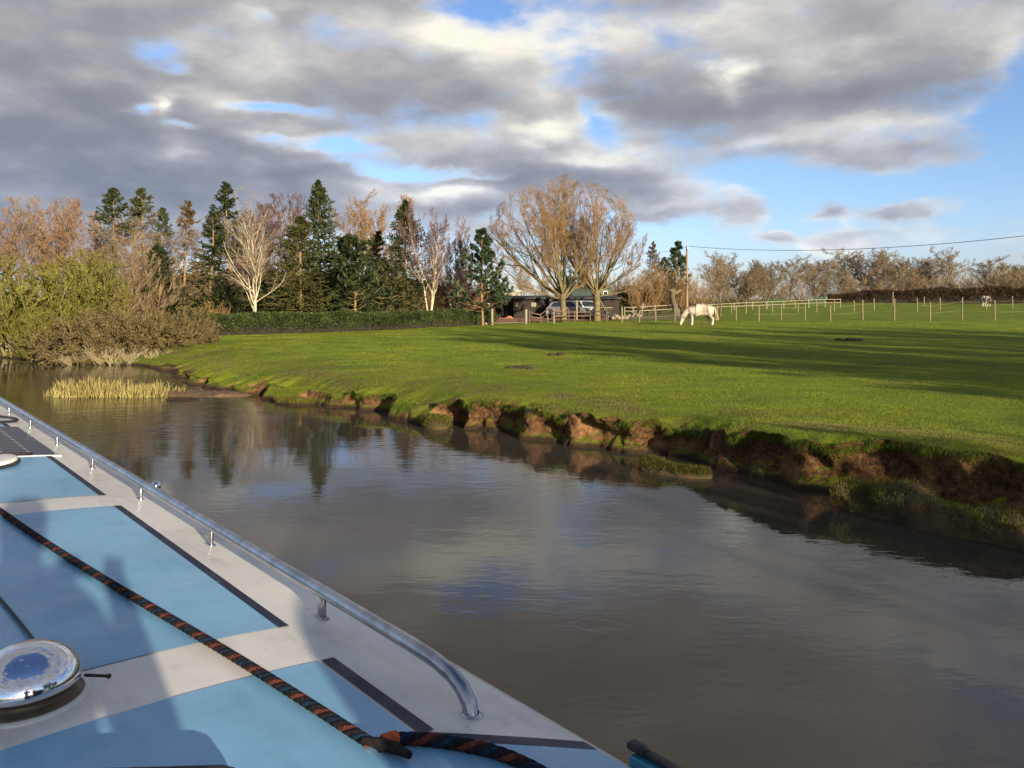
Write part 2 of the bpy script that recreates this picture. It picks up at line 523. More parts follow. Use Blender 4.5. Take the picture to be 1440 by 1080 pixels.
ss = np.concatenate([np.linspace(0, sA, 90, endpoint=False), np.arange(sA, sB, 0.03), np.linspace(sB, arc[-1], 160)])
E = np.stack([np.interp(ss, arc, curve[:, 0]), np.interp(ss, arc, curve[:, 1])], 1)
tg = nrm(np.gradient(np.stack([np.interp(ss, arc, curve[:, 0]), np.interp(ss, arc, curve[:, 1])], 1), ss, axis=0))
k = 41
tgs = np.stack([np.convolve(np.pad(tg[:, i], k // 2, mode='edge'), np.ones(k) / k, 'valid') for i in (0, 1)], 1)
NI = nrm(np.stack([tgs[:, 1], -tgs[:, 0]], 1))      # points inland
def wl_s(px, py):
    """arc position of the waterline seen at a photo pixel"""
    Y = CAMZ * F / (py - HY)
    return s_of((px - 720) / F * Y, Y)
# cliff[s]: 1 = bare undercut face, 0 = turf sloping to the water ; recess[s]: how far a bay bites inland
cliff = np.zeros_like(ss); recess = np.zeros_like(ss)
def bay(px, py, width, depth, cl=1.0, skew=0.0):
    """a slumped bay. skew>0: the side nearer the right of the photo is the steep one"""
    c = wl_s(px, py)
    d = (ss - c) / (width / 2)
    d = d - skew * (1 - np.clip(np.abs(d), 0, 1))
    w = np.clip(1 - np.abs(d) ** 2.6, 0, 1)
    global recess, cliff
    recess = np.maximum(recess, depth * w ** 0.55)
    cliff = np.maximum(cliff, cl * sstep(0.0, 0.35, w))
for b in [(1640, 850, 2.2, .5), (1520, 800, 1.6, .45), (1425, 760, 1.5, .5), (1345, 745, 3.0, .80), (1215, 717, .9, .30), (1150, 700, 1.5, .30, .9), (1075, 684, .7, .3),
          (1020, 672, .8, .34), (925, 655, 1.9, .62), (832, 634, .9, .20, 1.0), (775, 622, .8, .28), (700, 609, 1.5, .40), (645, 597, .8, .46), (540, 580, 1.0, .55),
          (500, 574, .9, .22, .8), (440, 569, 1.2, .2, .7), (375, 556, .7, .42), (345, 548, .6, .25), (318, 540, .6, .3), (262, 534, 1.4, .4), (225, 528, 1.6, .3, .8)]:
    bay(*b)
def gsm(a, sg):
    k_ = np.exp(-0.5 * (np.arange(-3 * sg, 3 * sg + 1) / sg) ** 2); k_ /= k_.sum()
    return np.convolve(np.pad(a, 3 * sg, mode='edge'), k_, 'valid')
recess = gsm(recess, 5); cliff = gsm(cliff, 4)
fine = vnoise(ss * 1.7, 0 * ss, seed=3, octs=4)
rough_ = sstep(sA - 6, sA + 1, ss) * (1 - sstep(wl_s(205, 522), wl_s(205, 522) + 3, ss))
rest = 1 - rough_
cliff = np.clip(cliff + 0.35 * rough_ * vnoise(ss * 2.3, 0 * ss + 4, seed=8, octs=3), 0, 1) + rest * 0.35
cliff = np.clip(cliff, 0, 1)
recess = recess + rough_ * (.10 * vnoise(ss * 1.9, 0 * ss + 7, seed=9, octs=4))
Hb = 0.57 + 0.05 * vnoise(ss * 0.5, 0 * ss, seed=12, octs=3) + .16 * (1 - sstep(wl_s(1300, 735), wl_s(900, 648), ss))     # height of the brink
Hb = Hb - 0.20 * sstep(wl_s(420, 566), wl_s(260, 545), ss)
nF, nI = 32, 118
vF = np.concatenate([np.linspace(0, .48, 5)[:-1], np.linspace(.48, 1, 28)])
inl = np.concatenate([np.linspace(0, 1.2, 34)[1:], 1.2 + np.geomspace(0.04, 1400, nI - 33)])
V = np.zeros((len(ss), nF + len(inl), 3))
tone = np.zeros((len(ss), nF + len(inl)))
drop = 0.05 + 0.12 * (1 - cliff) + rough_ * (.26 * np.clip(vnoise(ss * 1.3, 0 * ss + 3, seed=14, octs=3) - .05, 0, 1) + .10 * np.clip(vnoise(ss * 4.0, 0 * ss + 5, seed=15, octs=2), 0, 1))
lobes = rough_ * sstep(wl_s(700, 608), wl_s(560, 582), ss)
drop = drop + .13 * lobes
zl_ = .20 + .35 * lobes
ztp = Hb - drop
# far targets: fan out so that rows never cross
far_az = np.interp(ss, [0, sA, wl_s(820, 632), wl_s(380, 562), wl_s(200, 515), arc[-1]], [R(112), R(78), R(30), R(0), R(-38), R(-68)])
FAR = np.stack([np.sin(far_az), np.cos(far_az)], 1)
for j, v in enumerate(vF):
    z = -0.6 + (ztp + 0.6) * v
    u = np.clip(z / np.maximum(ztp, .05), 0, 1)
    slope = -0.12 + 0.62 * (1 - np.sqrt(np.clip(1 - u ** 2, 0, 1))) + np.where(z < 0, 0.6 * z, 0)
    over = 0.10 * np.exp(-((u - 0.45) / 0.3) ** 2) - 0.07 * sstep(0.75, 1.0, u) - np.where(z < 0.1, 0.14 * (0.1 - np.clip(z, -.6, .1)) / 0.1 * 0.6, 0)
    cl = recess + over + 0.10
    off = slope * (1 - cliff) + cl * cliff
    rg = vnoise(ss * 3.1, z * 4.0 + 0 * ss, seed=21, octs=4) * 0.12 + vnoise(ss * 10, z * 9.0, seed=22, octs=3) * 0.055
    off = off + rg * rough_ * (0.35 + 0.65 * cliff)
    V[:, j, :2] = E + NI * off[:, None]
    V[:, j, 2] = z
    tone[:, j] = 0.6
topxy = V[:, nF - 1, :2].copy()
for i, d in enumerate(inl):
    j = nF + i
    w = sstep(0.8, 30, d)
    dirv = nrm(NI * (1 - w) + FAR * w)
    if i == 0: prev = topxy; step = d
    else: prev = V[:, j - 1, :2]; step = d - inl[i - 1]
    q = prev + dirv * step
    if d < 6:      # heal the scallops a little way inland
        e0 = E + NI * (0.25 + d)
        q = q * (1 - 0.06 * (step > .0)) + e0 * 0.06 if d > 0.35 else q
    V[:, j, :2] = q
    base = gh(q[:, 0], q[:, 1])
    edge = Hb - drop * np.exp(-d / zl_) - 0.05 * np.exp(-d / 1.6)
    bl = sstep(0.0, 3.0, d)
    left = sstep(wl_s(300, 545), wl_s(215, 525), ss) * np.exp(-d / 3.0)
    z = edge * (1 - bl) + base * bl - 0.14 * left
    a = 0.035 * np.exp(-d / 5.0) + 0.008
    z = z + a * vnoise(q[:, 0] * 1.6, q[:, 1] * 1.6, seed=31, octs=4) * min(1, d / 0.25)
    z = z + (0.045 * vnoise(q[:, 0] * 0.5, q[:, 1] * 0.5, seed=33, octs=3) if d < 200 else 0)
    V[:, j, 2] = z
    tone[:, j] = 1.0 * math.exp(-((d - 0.8) / 2.0) ** 2) + 0.10
n1, n2 = V.shape[:2]
ii, jj = np.meshgrid(np.arange(n1 - 1), np.arange(n2 - 1), indexing='ij')
fq = np.stack([ii * n2 + jj, ii * n2 + jj + 1, (ii + 1) * n2 + jj + 1, (ii + 1) * n2 + jj], -1).reshape(-1, 4)[:, ::-1]
g = Geo(); g.add(V.reshape(-1, 3), fq, 0, np.clip(tone, 0, 1).ravel())
tag(g.obj("ground", M_GRASS), 'green grazed pasture with a crumbling earth bank down to the canal', 'field', kind='structure')
BANK_V = V

# ---- towpath side (left of the boat, outside the frame)
g = Geo()
Fv, Rv = np.array([-math.sin(R(41)), math.cos(R(41))]), np.array([math.cos(R(41)), math.sin(R(41))])
rows = []
for t in np.concatenate([np.linspace(-400, -20, 12), np.linspace(-18, 26, 40), np.linspace(30, 120, 12)]):
    bend = -0.012 * max(0, t - 14) ** 2 if t < 60 else -0.012 * 46 ** 2 - (t - 60) * 1.1
    rows.append([np.append(Fv * t + Rv * (-1.75 - d + bend + 0.08 * math.sin(t)), z) for d, z in ((0, -.5), (.03, .3), (.25, .42), (1.0, .45), (2.6, .46), (4.0, .55), (30, .7), (700, 1.0))])
rows = np.array(rows); a, b_ = rows.shape[:2]
ii, jj = np.meshgrid(np.arange(a - 1), np.arange(b_ - 1), indexing='ij')
g.add(rows.reshape(-1, 3), np.stack([ii * b_ + jj, ii * b_ + jj + 1, (ii + 1) * b_ + jj + 1, (ii + 1) * b_ + jj], -1).reshape(-1, 4))
tag(g.obj("towpath_ground", M_GRASS), 'grassy towpath bank on the moored side of the boat', 'towpath', kind='structure')
# ================================================================== NARROWBOAT
def paint(name, col, rough=0.32, grime=(0.25, 0.22, 0.17), amount=0.35, coat=0.3):
    m, t, b = material(name)
    co = t.n('ShaderNodeTexCoord').outputs['Object']
    streak = t.noise(t.vm('MULTIPLY', co, (9.0, 1.2, 9.0)), 1.6, 6.0, 0.65)
    blot = t.noise(co, 5.0, 7.0, 0.65)
    w = t.m('MULTIPLY', t.ramp(t.m('ADD', t.m('MULTIPLY', streak, 0.5), t.m('MULTIPLY', blot, 0.5)), 0.50, 0.68), amount)
    c = t.mix(w, col, grime)
    # scuffs and tiny droppings
    sp = t.ramp(t.noise(co, 60.0, 2.0, 0.5), 0.73, 0.77)
    c = t.mix(t.m('MULTIPLY', sp, 0.6), c, (0.12, 0.10, 0.08))
    dr = t.ramp(t.noise(co, 42.0, 3.0, 0.5), 0.66, 0.70)
    dr = t.m('MULTIPLY', dr, t.ramp(t.noise(co, 2.3, 2.0), 0.48, 0.62))
    c = t.mix(t.m('MULTIPLY', dr, 0.35), c, (0.62, 0.62, 0.60))
    sc_ = t.ramp(t.noise(t.vm('MULTIPLY', co, (70.0, 3.0, 20.0)), 1.0, 3.0, 0.6), 0.68, 0.74)
    c = t.mix(t.m('MULTIPLY', sc_, 0.30), c, grime)
    fade = t.ramp(t.noise(co, 1.4, 4.0, 0.6), 0.35, 0.65, 0.90, 1.08)
    c = t.mix(1.0, c, t.xyz(fade, fade, fade), 'MULTIPLY')
    t.put(b.inputs['Base Color'], c)
    t.put(b.inputs['Roughness'], t.ramp(blot, 0.3, 0.7, rough - 0.08, rough + 0.2))
    b.inputs['Coat Weight'].default_value = coat * 0.5
    b.inputs['Coat Roughness'].default_value = 0.25
    bn = t.n('ShaderNodeBump')
    bn.inputs['Strength'].default_value = 0.12
    bn.inputs['Distance'].default_value = 0.01
    t.put(bn.inputs['Height'], t.m('ADD', t.noise(co, 3.0, 2.0), t.m('MULTIPLY', t.noise(co, 140.0, 3.0), 0.05)))
    t.put(b.inputs['Normal'], bn.outputs[0])
    return m
P_CREAM = paint("cream_paint", (0.72, 0.68, 0.61))
P_BLUE = paint("sky_blue_paint", (0.185, 0.40, 0.58), grime=(0.12, 0.27, 0.38), amount=0.5)
P_NAVY = paint("navy_paint", (0.008, 0.009, 0.034), grime=(0.022, 0.022, 0.045), rough=.5, coat=0.0)
P_TEAL = paint("teal_paint", (0.018, 0.20, 0.30), grime=(0.03, 0.10, 0.14))
P_BLACK = paint("black_hull_paint", (0.012, 0.012, 0.014), grime=(0.05, 0.045, 0.04))
M_STEEL = mottled("brushed_steel", (0.50, 0.50, 0.52), (0.30, 0.30, 0.32), 14, 0.26, metallic=1.0, spec=0.5, bump=0.05, bscale=60)
M_CHROME = mottled("polished_steel", (0.74, 0.74, 0.76), (0.70, 0.70, 0.73), 5, 0.09, metallic=1.0, spec=0.5)
M_BRASS = mottled("tarnished_bronze", (0.14, 0.105, 0.065), (0.06, 0.048, 0.035), 12, 0.38, metallic=0.8, bump=0.1)
M_RUBBER = mottled("black_rubber", (0.016, 0.015, 0.015), (0.04, 0.037, 0.033), 30, 0.6, bump=0.15, bscale=90)
M_WHITE = mottled("white_plastic", (0.72, 0.70, 0.64), (0.58, 0.56, 0.50), 9, 0.4)
CT = 0.34                                       # centre line of the boat, metres right of the camera
def rz_(d):
    return CAMZ - 0.86 - 0.07 * ((np.asarray(d, float) - CT) / 0.85) ** 2
boat = empty("narrowboat", (0, 0, 0), R(41))
tag(boat, 'narrowboat with cream and sky blue painted roof, steel handrail and bronze mushroom vent', 'boat')
T0, T1 = 0.62, 14.6

def sheet(t0, t1, ds, lift, n=24, thick=None):
    """a skin lying on the cambered roof between t0(d) and t1(d)"""
    ds = np.asarray(ds, float)
    a = np.array([t0(d) if callable(t0) else t0 for d in ds]); b = np.array([t1(d) if callable(t1) else t1 for d in ds])
    u = np.linspace(0, 1, n)[:, None]
    tt = a * (1 - u) + b * u
    dd = np.repeat(ds[None], n, 0)
    v = np.stack([dd, tt, rz_(dd) + lift], -1)
    i, j = np.meshgrid(np.arange(n - 1), np.arange(len(ds) - 1), indexing='ij')
    m = len(ds)
    f = np.stack([i * m + j, i * m + j + 1, (i + 1) * m + j + 1, (i + 1) * m + j], -1).reshape(-1, 4)
    return v.reshape(-1, 3), f

def mirror(d): return 2 * CT - d
g = Geo()
g.add(*sheet(T0, T1, np.linspace(mirror(1.19), 1.19, 33), 0, 60))
# rounded gutter edge on each side
for sgn in (1, -1):
    prof = [(1.19, 0.0), (1.203, -0.004), (1.208, -0.016), (1.203, -0.030), (1.195, -0.034)]
    v = []
    ts = np.linspace(T0, T1, 40)
    for (d, dzv) in prof:
        dd = d if sgn > 0 else mirror(d)
        v.append(np.stack([np.full(40, dd), ts, np.full(40, float(rz_(1.19)) + dzv)], 1))
    v = np.array(v).transpose(1, 0, 2)
    i, j = np.meshgrid(np.arange(39), np.arange(4), indexing='ij')
    f = np.stack([i * 5 + j, i * 5 + j + 1, (i + 1) * 5 + j + 1, (i + 1) * 5 + j], -1).reshape(-1, 4)
    g.add(v.reshape(-1, 3), f if sgn > 0 else f[:, ::-1])
g.obj("roof", P_CREAM, boat)
# cabin sides, aft bulkhead, gunwale, hull
g = Geo()
for sgn in (1, -1):
    q = lambda d: d if sgn > 0 else mirror(d)
    zt = float(rz_(1.19)) - 0.034
    v = [[q(1.195), T0, zt], [q(1.195), T1, zt], [q(1.30), T1 + .15, .78], [q(1.30), T0 - .1, .78]]
    g.add(v, np.array([[0, 1, 2, 3]]) if sgn < 0 else np.array([[0, 3, 2, 1]]))
for t in (T0, T1):
    dd = np.linspace(mirror(1.19), 1.19, 17)
    top = np.stack([dd, np.full(17, t), rz_(dd)], 1); bot = np.stack([CT + (dd - CT) * 1.12, np.full(17, t + (-.1 if t == T0 else .15)), np.full(17, .78)], 1)
    i = np.arange(16)
    g.add(np.vstack([top, bot]), np.stack([i, i + 1, i + 18, i + 17], 1))
g.obj("cabin_side", P_TEAL, boat)
g = Geo()
st = np.array([(-2.3, .55), (-2.1, .85), (-1.6, 1.02), (-.8, 1.04), (14.8, 1.04), (16.3, .75), (17.2, .1)])
prof = [(0.97, .78), (1.0, .80), (1.0, .66), (.99, .60), (.96, -.5)]
ring = []
for (t, hw) in st:
    ring.append([[CT + hw * w, t, z] for (w, z) in prof] + [[CT - hw * w, t, z] for (w, z) in prof[::-1]])
ring = np.array(ring); n_, m_ = ring.shape[:2]
i, j = np.meshgrid(np.arange(n_ - 1), np.arange(m_), indexing='ij')
g.add(ring.reshape(-1, 3), np.stack([i * m_ + j, i * m_ + (j + 1) % m_, (i + 1) * m_ + (j + 1) % m_, (i + 1) * m_ + j], -1).reshape(-1, 4))
g.add(ring[0], np.arange(m_)[None]); g.add(ring[-1], np.arange(m_)[None, ::-1])
g.obj("hull", P_BLACK, boat, smooth=False)

# blue panels with their navy border line
def panel(t0, t1, aft=False):
    g = Geo()
    if not aft:
        g.add(*sheet(t0, t1, np.linspace(mirror(.912), .912, 25), .002, 30))
        for q in ((.912, .942), (mirror(.942), mirror(.912))):
            nv = Geo(); nv.add(*sheet(t0 - .004, t1, np.linspace(q[0], q[1], 3), .0025, 30)); nv.obj('panel_border', P_NAVY, boat)
    else:
        diag = lambda d: min(t1, 1.327 - 0.05 - (abs(d - CT) + CT - .945) * .86) if abs(d - CT) > .90 - CT + 1e-4 else t1
        g.add(*sheet(t0, t1, np.linspace(mirror(.90), .90, 25), .002, 30))
        for sg in (1, -1):
            nv = Geo()
            q = (lambda d: d) if sg > 0 else mirror
            g.add(*sheet(t0, lambda d: 1.300 - (abs(d - CT) + CT - .90) * .70, np.linspace(q(.90), q(1.188), 9), .002, 8))
            o = np.linspace(q(.90), q(1.188), 9)
            lo_ = lambda d: 1.300 - (abs(d - CT) + CT - .90) * .70
            hi_ = lambda d: 1.345 - (abs(d - CT) + CT - .90) * .72
            nv.add(*sheet(lo_, hi_, o, .0025, 3))
            nv.add(*sheet(1.33, t1, np.linspace(q(.908), q(.942), 3), .003, 20)); nv.obj('panel_border', P_NAVY, boat)
    g.obj("roof_panel", P_BLUE, boat)
panel(T0 + .01, 1.76, True)
for a, b_ in ((2.015, 3.66), (3.90, 6.60), (6.86, 9.2), (9.5, 12.2)):
    panel(a, b_)

# handrails
def handrail(d, aft):
    rail = Geo()
    zb = float(rz_(d))
    pts = [(d - .003, aft, zb - .004), (d, aft + .012, zb + .022), (d, aft + .035, zb + .045), (d, aft + .075, zb + .063), (d, aft + .14, zb + .073), (d, aft + .25, zb + .076)]
    pts += [(d, t, zb + .076) for t in np.linspace(aft + .5, 13.6, 24)]
    pts += [(d, 13.8, zb + .06), (d, 13.9, zb)]
    rail.tube(pts, .0175, 16)
    # weld bead at the foot
    rail.lathe([(0.0178, .008), (.020, .005), (.024, .002), (.027, -.003)], (d - .003, aft, zb), 18, 0)
    ro = rail.obj("handrail", M_STEEL, boat)
    for t in np.arange(2.04, 13.5, .87):
        p = Geo()
        p.box((d, t, zb + .03), (.012, .034, .064), bev=.003)
        p.box((d, t, zb + .002), (.022, .052, .008), bev=.003)
        p.obj("rail_post", M_STEEL, ro)
handrail(1.055, 1.345)
handrail(mirror(1.055), 1.345)

# mushroom vent
def mushroom(d, t, k=.88):
    zb = float(rz_(d))
    b0 = Geo().lathe([(.112, -.006), (.112, .003), (.108, .009), (.098, .014), (.094, .019), (.094, .030), (.100, .034)], (d, t, zb), 40).obj("mushroom_vent", M_BRASS, boat)
    Geo().lathe([(.122, -.004), (.124, .002), (.119, .004), (.108, .005)], (d, t, zb), 40).obj("mounting_ring", P_CREAM, b0)
    prof = [(.088, .027), (.108, .029), (.118, .032), (.1205, .037)]
    prof += [(.1205 * math.cos(a) ** 1.0 if a < 1.57 else 0.0, .037 + .080 * math.sin(a)) for a in np.linspace(.10, 1.5707, 22)]
    prof = [(a * k, b) for a, b in prof]
    Geo().lathe(prof, (d, t, zb), 56).obj("dome", M_CHROME, b0)
    lev = Geo().tube([(d + .105, t - .03, zb + .028), (d + .146, t - .055, zb + .022)], .0035, 8)
    lev.lathe([(0.0, .006), (.004, .004), (.0055, 0), (.004, -.004), (0.0, -.006)], (d + .148, t - .057, zb + .022), 10)
    lev.obj("locking_screw", M_RUBBER, b0)
mushroom(.316, 1.955)
mushroom(.335, 8.0)

# solar panels
def solar_material():
    m, t, b = material("solar_cells")
    co = t.n('ShaderNodeTexCoord').outputs['Object']
    x, y, z = t.sep(co)
    cx = t.m('ABSOLUTE', t.m('SUBTRACT', t.m('FRACT', t.m('DIVIDE', x, .1275)), .5))
    cy = t.m('ABSOLUTE', t.m('SUBTRACT', t.m('FRACT', t.m('DIVIDE', y, .1275)), .5))
    gap = t.m('MAXIMUM', t.ramp(t.m('MAXIMUM', cx, cy), .487, .493), t.ramp(t.m('ADD', cx, cy), .885, .895))
    bus = t.ramp(t.m('ABSOLUTE', t.m('SUBTRACT', t.m('FRACT', t.m('DIVIDE', x, .0425)), .5)), .03, .015)
    c = t.mix(t.noise(co, 6.0, 3.0), (0.010, 0.012, 0.032), (0.020, 0.022, 0.050))
    c = t.mix(t.m('MULTIPLY', bus, .35), c, (0.20, 0.20, 0.22))
    c = t.mix(gap, c, (0.55, 0.55, 0.55))
    t.put(b.inputs['Base Color'], c)
    b.inputs['Roughness'].default_value = 0.28
    return m
M_SOLAR = solar_material()
def solar(t0, t1, d0, d1):
    n = round((t1 - t0) / .1275); w = round((d1 - d0) / .1275)
    dd = np.linspace(d0 - .018, d1 + .018, 9)
    b = Geo()
    b.add(*sheet(t0 - .02, t1 + .02, dd, .006, 12))
    v1, f1_ = sheet(t0 - .02, t1 + .02, dd, .0, 2)
    for q in (0, 1):           # little side skirts so that it has a real thickness
        a = np.stack([dd, np.full(9, (t0 - .02, t1 + .02)[q]), rz_(dd) + .006], 1); c = a.copy(); c[:, 2] -= .008
        i = np.arange(8); b.add(np.vstack([a, c]), np.stack([i, i + 1, i + 10, i + 9], 1))
    for q in (d0 - .018, d1 + .018):
        z = float(rz_(q)); b.add([[q, t0 - .02, z + .006], [q, t1 + .02, z + .006], [q, t1 + .02, z - .002], [q, t0 - .02, z - .002]], np.array([[0, 1, 2, 3]]))
    fr = b.obj("solar_panel", M_WHITE, boat)
    c = Geo(); v, f = sheet(t0, t0 + n * .1275, np.linspace(d0, d0 + w * .1275, 9), .0075, 12)
    v = v - np.array([d0, t0, 0]); c.add(v, f)
    o = c.obj("solar_cells", M_SOLAR, fr); o.location = (d0, t0, 0)
solar(5.09, 6.36, .34, .975)
solar(6.98, 8.25, .34, .975)
solar(5.09, 6.36, -.30, .325)
# round cream hatch with a black gasket, and the cable loops between the panels
g = Geo().lathe([(.170, .006), (.186, .012), (.186, .024), (.178, .029), (.15, .031), (.0, .034)], (.56, 4.87, float(rz_(.5))), 44)
h = g.obj("roof_hatch", P_CREAM, boat)
Geo().lathe([(.190, -.004), (.199, .004), (.197, .012), (.184, .014)], (.56, 4.87, float(rz_(.5))), 44).obj("gasket", M_RUBBER, h)
g = Geo(); q = catmull(np.array([(.40, 7.02), (.70, 6.98), (.93, 6.93), (1.03, 6.78), (.98, 6.62), (.80, 6.52), (.55, 6.47), (.2, 6.45)], float), 8)
g.tube(np.column_stack([q, rz_(q[:, 0]) + .016]), .009, 8); g.obj("cable", M_RUBBER, boat)
g = Geo(); q = catmull(np.array([(.62, 4.92), (.70, 4.97), (.78, 5.0), (.84, 5.04), (.83, 5.12)], float), 8)
g.tube(np.column_stack([q, rz_(q[:, 0]) + np.array([.04] * 8 + list(np.linspace(.04, .012, len(q) - 8)))]), .007, 8); g.obj("cable", M_RUBBER, boat)
# thin lead running forward from the mushroom vent
q = catmull(np.array([(.345, 2.0, .06), (.372, 2.12, .03), (.378, 2.25, .012), (.362, 2.6, .008), (.32, 3.2, .008), (.25, 4.0, .008)], float), 8)
g = Geo().tube(np.column_stack([q[:, :2], rz_(q[:, 0]) + q[:, 2]]), .0042, 8); g.obj("cable", M_RUBBER, boat)
# chrome navigation lamp on the cabin edge
zb = float(rz_(1.165))
l = Geo().lathe([(.024, -.004), (.024, .006), (.019, .010), (.013, .012), (.013, .020)], (1.165, 3.93, zb), 20).obj("navigation_lamp", M_CHROME, boat)
Geo().lathe([(.013, .018), (.022, .022), (.025, .032), (.022, .044), (.012, .053), (.0, .056)], (1.165, 3.93, zb), 20).obj("lamp_dome", M_CHROME, l)
# teal cabin board aft of the roof with a black rubber capping
g = Geo().box((1.222, .70, 1.175), (.034, .66, .42), bev=.004)
dr = g.obj("rear_board", P_TEAL, boat)
g = Geo().box((1.226, .70, 1.393), (.020, .68, .012), bev=.004).box((1.224, 1.022, 1.397), (.026, .040, .014), bev=.004)
g.obj("rubber_capping", M_RUBBER, dr)
g = Geo().box((1.222, .70, .98), (.05, .7, .1), bev=.004).box((CT, -.8, .74), (1.75, 2.8, .05), bev=.005).obj("stern_deck", P_TEAL, boat)

# ---- mooring rope: four twisted strands, a whipped end and a loop
def rope_tex(name, a, b):
    return mottled(name, a, b, 90, 0.9, bump=0.7, bscale=260, spec=0.1)
ROPE = [rope_tex("rope_rust", (0.19, 0.055, 0.036), (0.08, 0.028, 0.020)), rope_tex("rope_black", (0.012, 0.011, 0.012), (0.03, 0.026, 0.026)),
        rope_tex("rope_blue", (0.018, 0.045, 0.085), (0.012, 0.018, 0.030)), rope_tex("rope_dark", (0.016, 0.013, 0.013), (0.035, 0.028, 0.026)), rope_tex("rope_orange", (0.75, 0.16, 0.05), (0.42, 0.11, 0.05))]
def lay_rope(g, path, rad=.0102, pitch=.090):
    path = np.asarray(path, float)
    al = np.concatenate([[0], np.cumsum(np.linalg.norm(np.diff(path, axis=0), axis=1))])
    n = max(8, int(al[-1] / .006))
    s = np.linspace(0, al[-1], n)
    p = np.stack([np.interp(s, al, path[:, k]) for k in range(3)], 1)
    t = nrm(np.gradient(p, axis=0)); u = nrm(np.cross(t, [0, 0, 1.0])); w = np.cross(u, t)
    for q in range(4):
        a = 2 * math.pi * (s / pitch) + q * math.pi / 2
        c = p + rad * .56 * (u * np.cos(a)[:, None] + w * np.sin(a)[:, None])
        g.tube(c, rad * .60, 7, q)
rope = empty("mooring_rope", (0, 0, 0), R(41))
tag(rope, 'rust red and navy twisted rope lying along the blue and cream boat roof', 'rope')
lift = .0135
pp = np.array([(.36, 4.9), (.44, 4.3), (.505, 3.72), (.575, 3.05), (.655, 2.4), (.73, 1.83), (.79, 1.335)], float)
q = catmull(pp, 20)
sag = .004 * np.sin(np.linspace(0, 9, len(q)))
q[:, 0] += sag
g = Geo(); lay_rope(g, np.column_stack([q, rz_(q[:, 0]) + lift]))
g.obj("rope_length", ROPE, rope)
q = catmull(np.array([(.80, 1.315), (.845, 1.315), (.89, 1.285), (.945, 1.225), (.985, 1.16), (1.005, 1.07), (1.00, .96), (.96, .85), (.86, .80)], float), 16)
g = Geo(); lay_rope(g, np.column_stack([q, rz_(q[:, 0]) + lift]), .0115)
g.obj("rope_loop", ROPE, rope)
g = Geo().tube([(.782, 1.345, float(rz_(.78)) + .016), (.800, 1.315, float(rz_(.8)) + .018), (.82, 1.285, float(rz_(.8)) + .014), (.83, 1.25, float(rz_(.8)) + .012)], [.006, .0112, .0108, .007], 12)
g.obj("knot", ROPE[3], rope)
g = Geo().tube([(.812, 1.318, float(rz_(.8)) + .0145), (.842, 1.318, float(rz_(.84)) + .0145)], .0150, 12); g.obj("whipping", ROPE[4], rope)

# ---- black fender with a white band lying at the aft end of the roof
fd = empty("fender", (0, 0, 0), R(41)); tag(fd, 'black boat fender with a white collar lying at the bottom edge of the roof', 'fender')
c0 = np.array([.262, 1.518]); ax = np.array([.79, -.61])
def fp(u): return np.append(c0 + ax * u, float(rz_(c0[0] + ax[0] * u)) + .03)
g = Geo().tube([fp(u) for u in (-.06, -.04, -.02, .0)] + [fp(.30), fp(.32), fp(.335)], [.012, .024, .03, .032, .032, .028, .012], 18); g.obj("fender_body", M_RUBBER, fd)
g = Geo().tube([fp(.020), fp(.058)], .0328, 18); g.obj("collar", M_WHITE, fd)
# ================================================================== VEGETATION
def grow(rng, P0, D, L, R0, n, wob=0.12, up=0.0, tip=0.25, curl=0.0):
    N = len(P0)
    pts = np.zeros((N, n + 1, 3)); pts[:, 0] = P0
    d = nrm(D.copy())
    for i in range(n):
        d = nrm(d + rng.normal(0, wob, (N, 3)) + np.array([0, 0, up + curl * i / n]))
        pts[:, i + 1] = pts[:, i] + d * (L / n)[:, None]
    rad = R0[:, None] * np.linspace(1, tip, n + 1)[None] ** 0.9
    return pts, rad

def spawn(rng, pts, rad, per, t0, t1, ang, asd, ratio, rr=0.6, falloff=0.55, flat=0.0):
    N, n1, _ = pts.shape
    n = n1 - 1
    t = t0 + (t1 - t0) * ((np.arange(per)[None] + rng.random((N, per))) / per)
    x = t * n
    i = np.clip(np.floor(x).astype(int), 0, n - 1); fr = x - i
    ar = np.arange(N)[:, None]
    p = pts[ar, i] * (1 - fr[..., None]) + pts[ar, i + 1] * fr[..., None]
    r = rad[ar, i] * (1 - fr) + rad[ar, i + 1] * fr
    tg_ = nrm(pts[ar, i + 1] - pts[ar, i])
    rnd = rng.normal(0, 1, tg_.shape)
    if flat: rnd[..., 2] *= (1 - flat)
    perp = nrm(rnd - tg_ * np.sum(rnd * tg_, -1, keepdims=True))
    a = rng.normal(ang, asd, t.shape)[..., None]
    d = tg_ * np.cos(a) + perp * np.sin(a)
    Lp = np.linalg.norm(pts[:, 1:] - pts[:, :-1], axis=-1).sum(1)[:, None]
    L = Lp * ratio * (1 - falloff * t) * rng.uniform(.65, 1.25, t.shape)
    return p.reshape(-1, 3), d.reshape(-1, 3), L.ravel(), (r * rr).ravel()

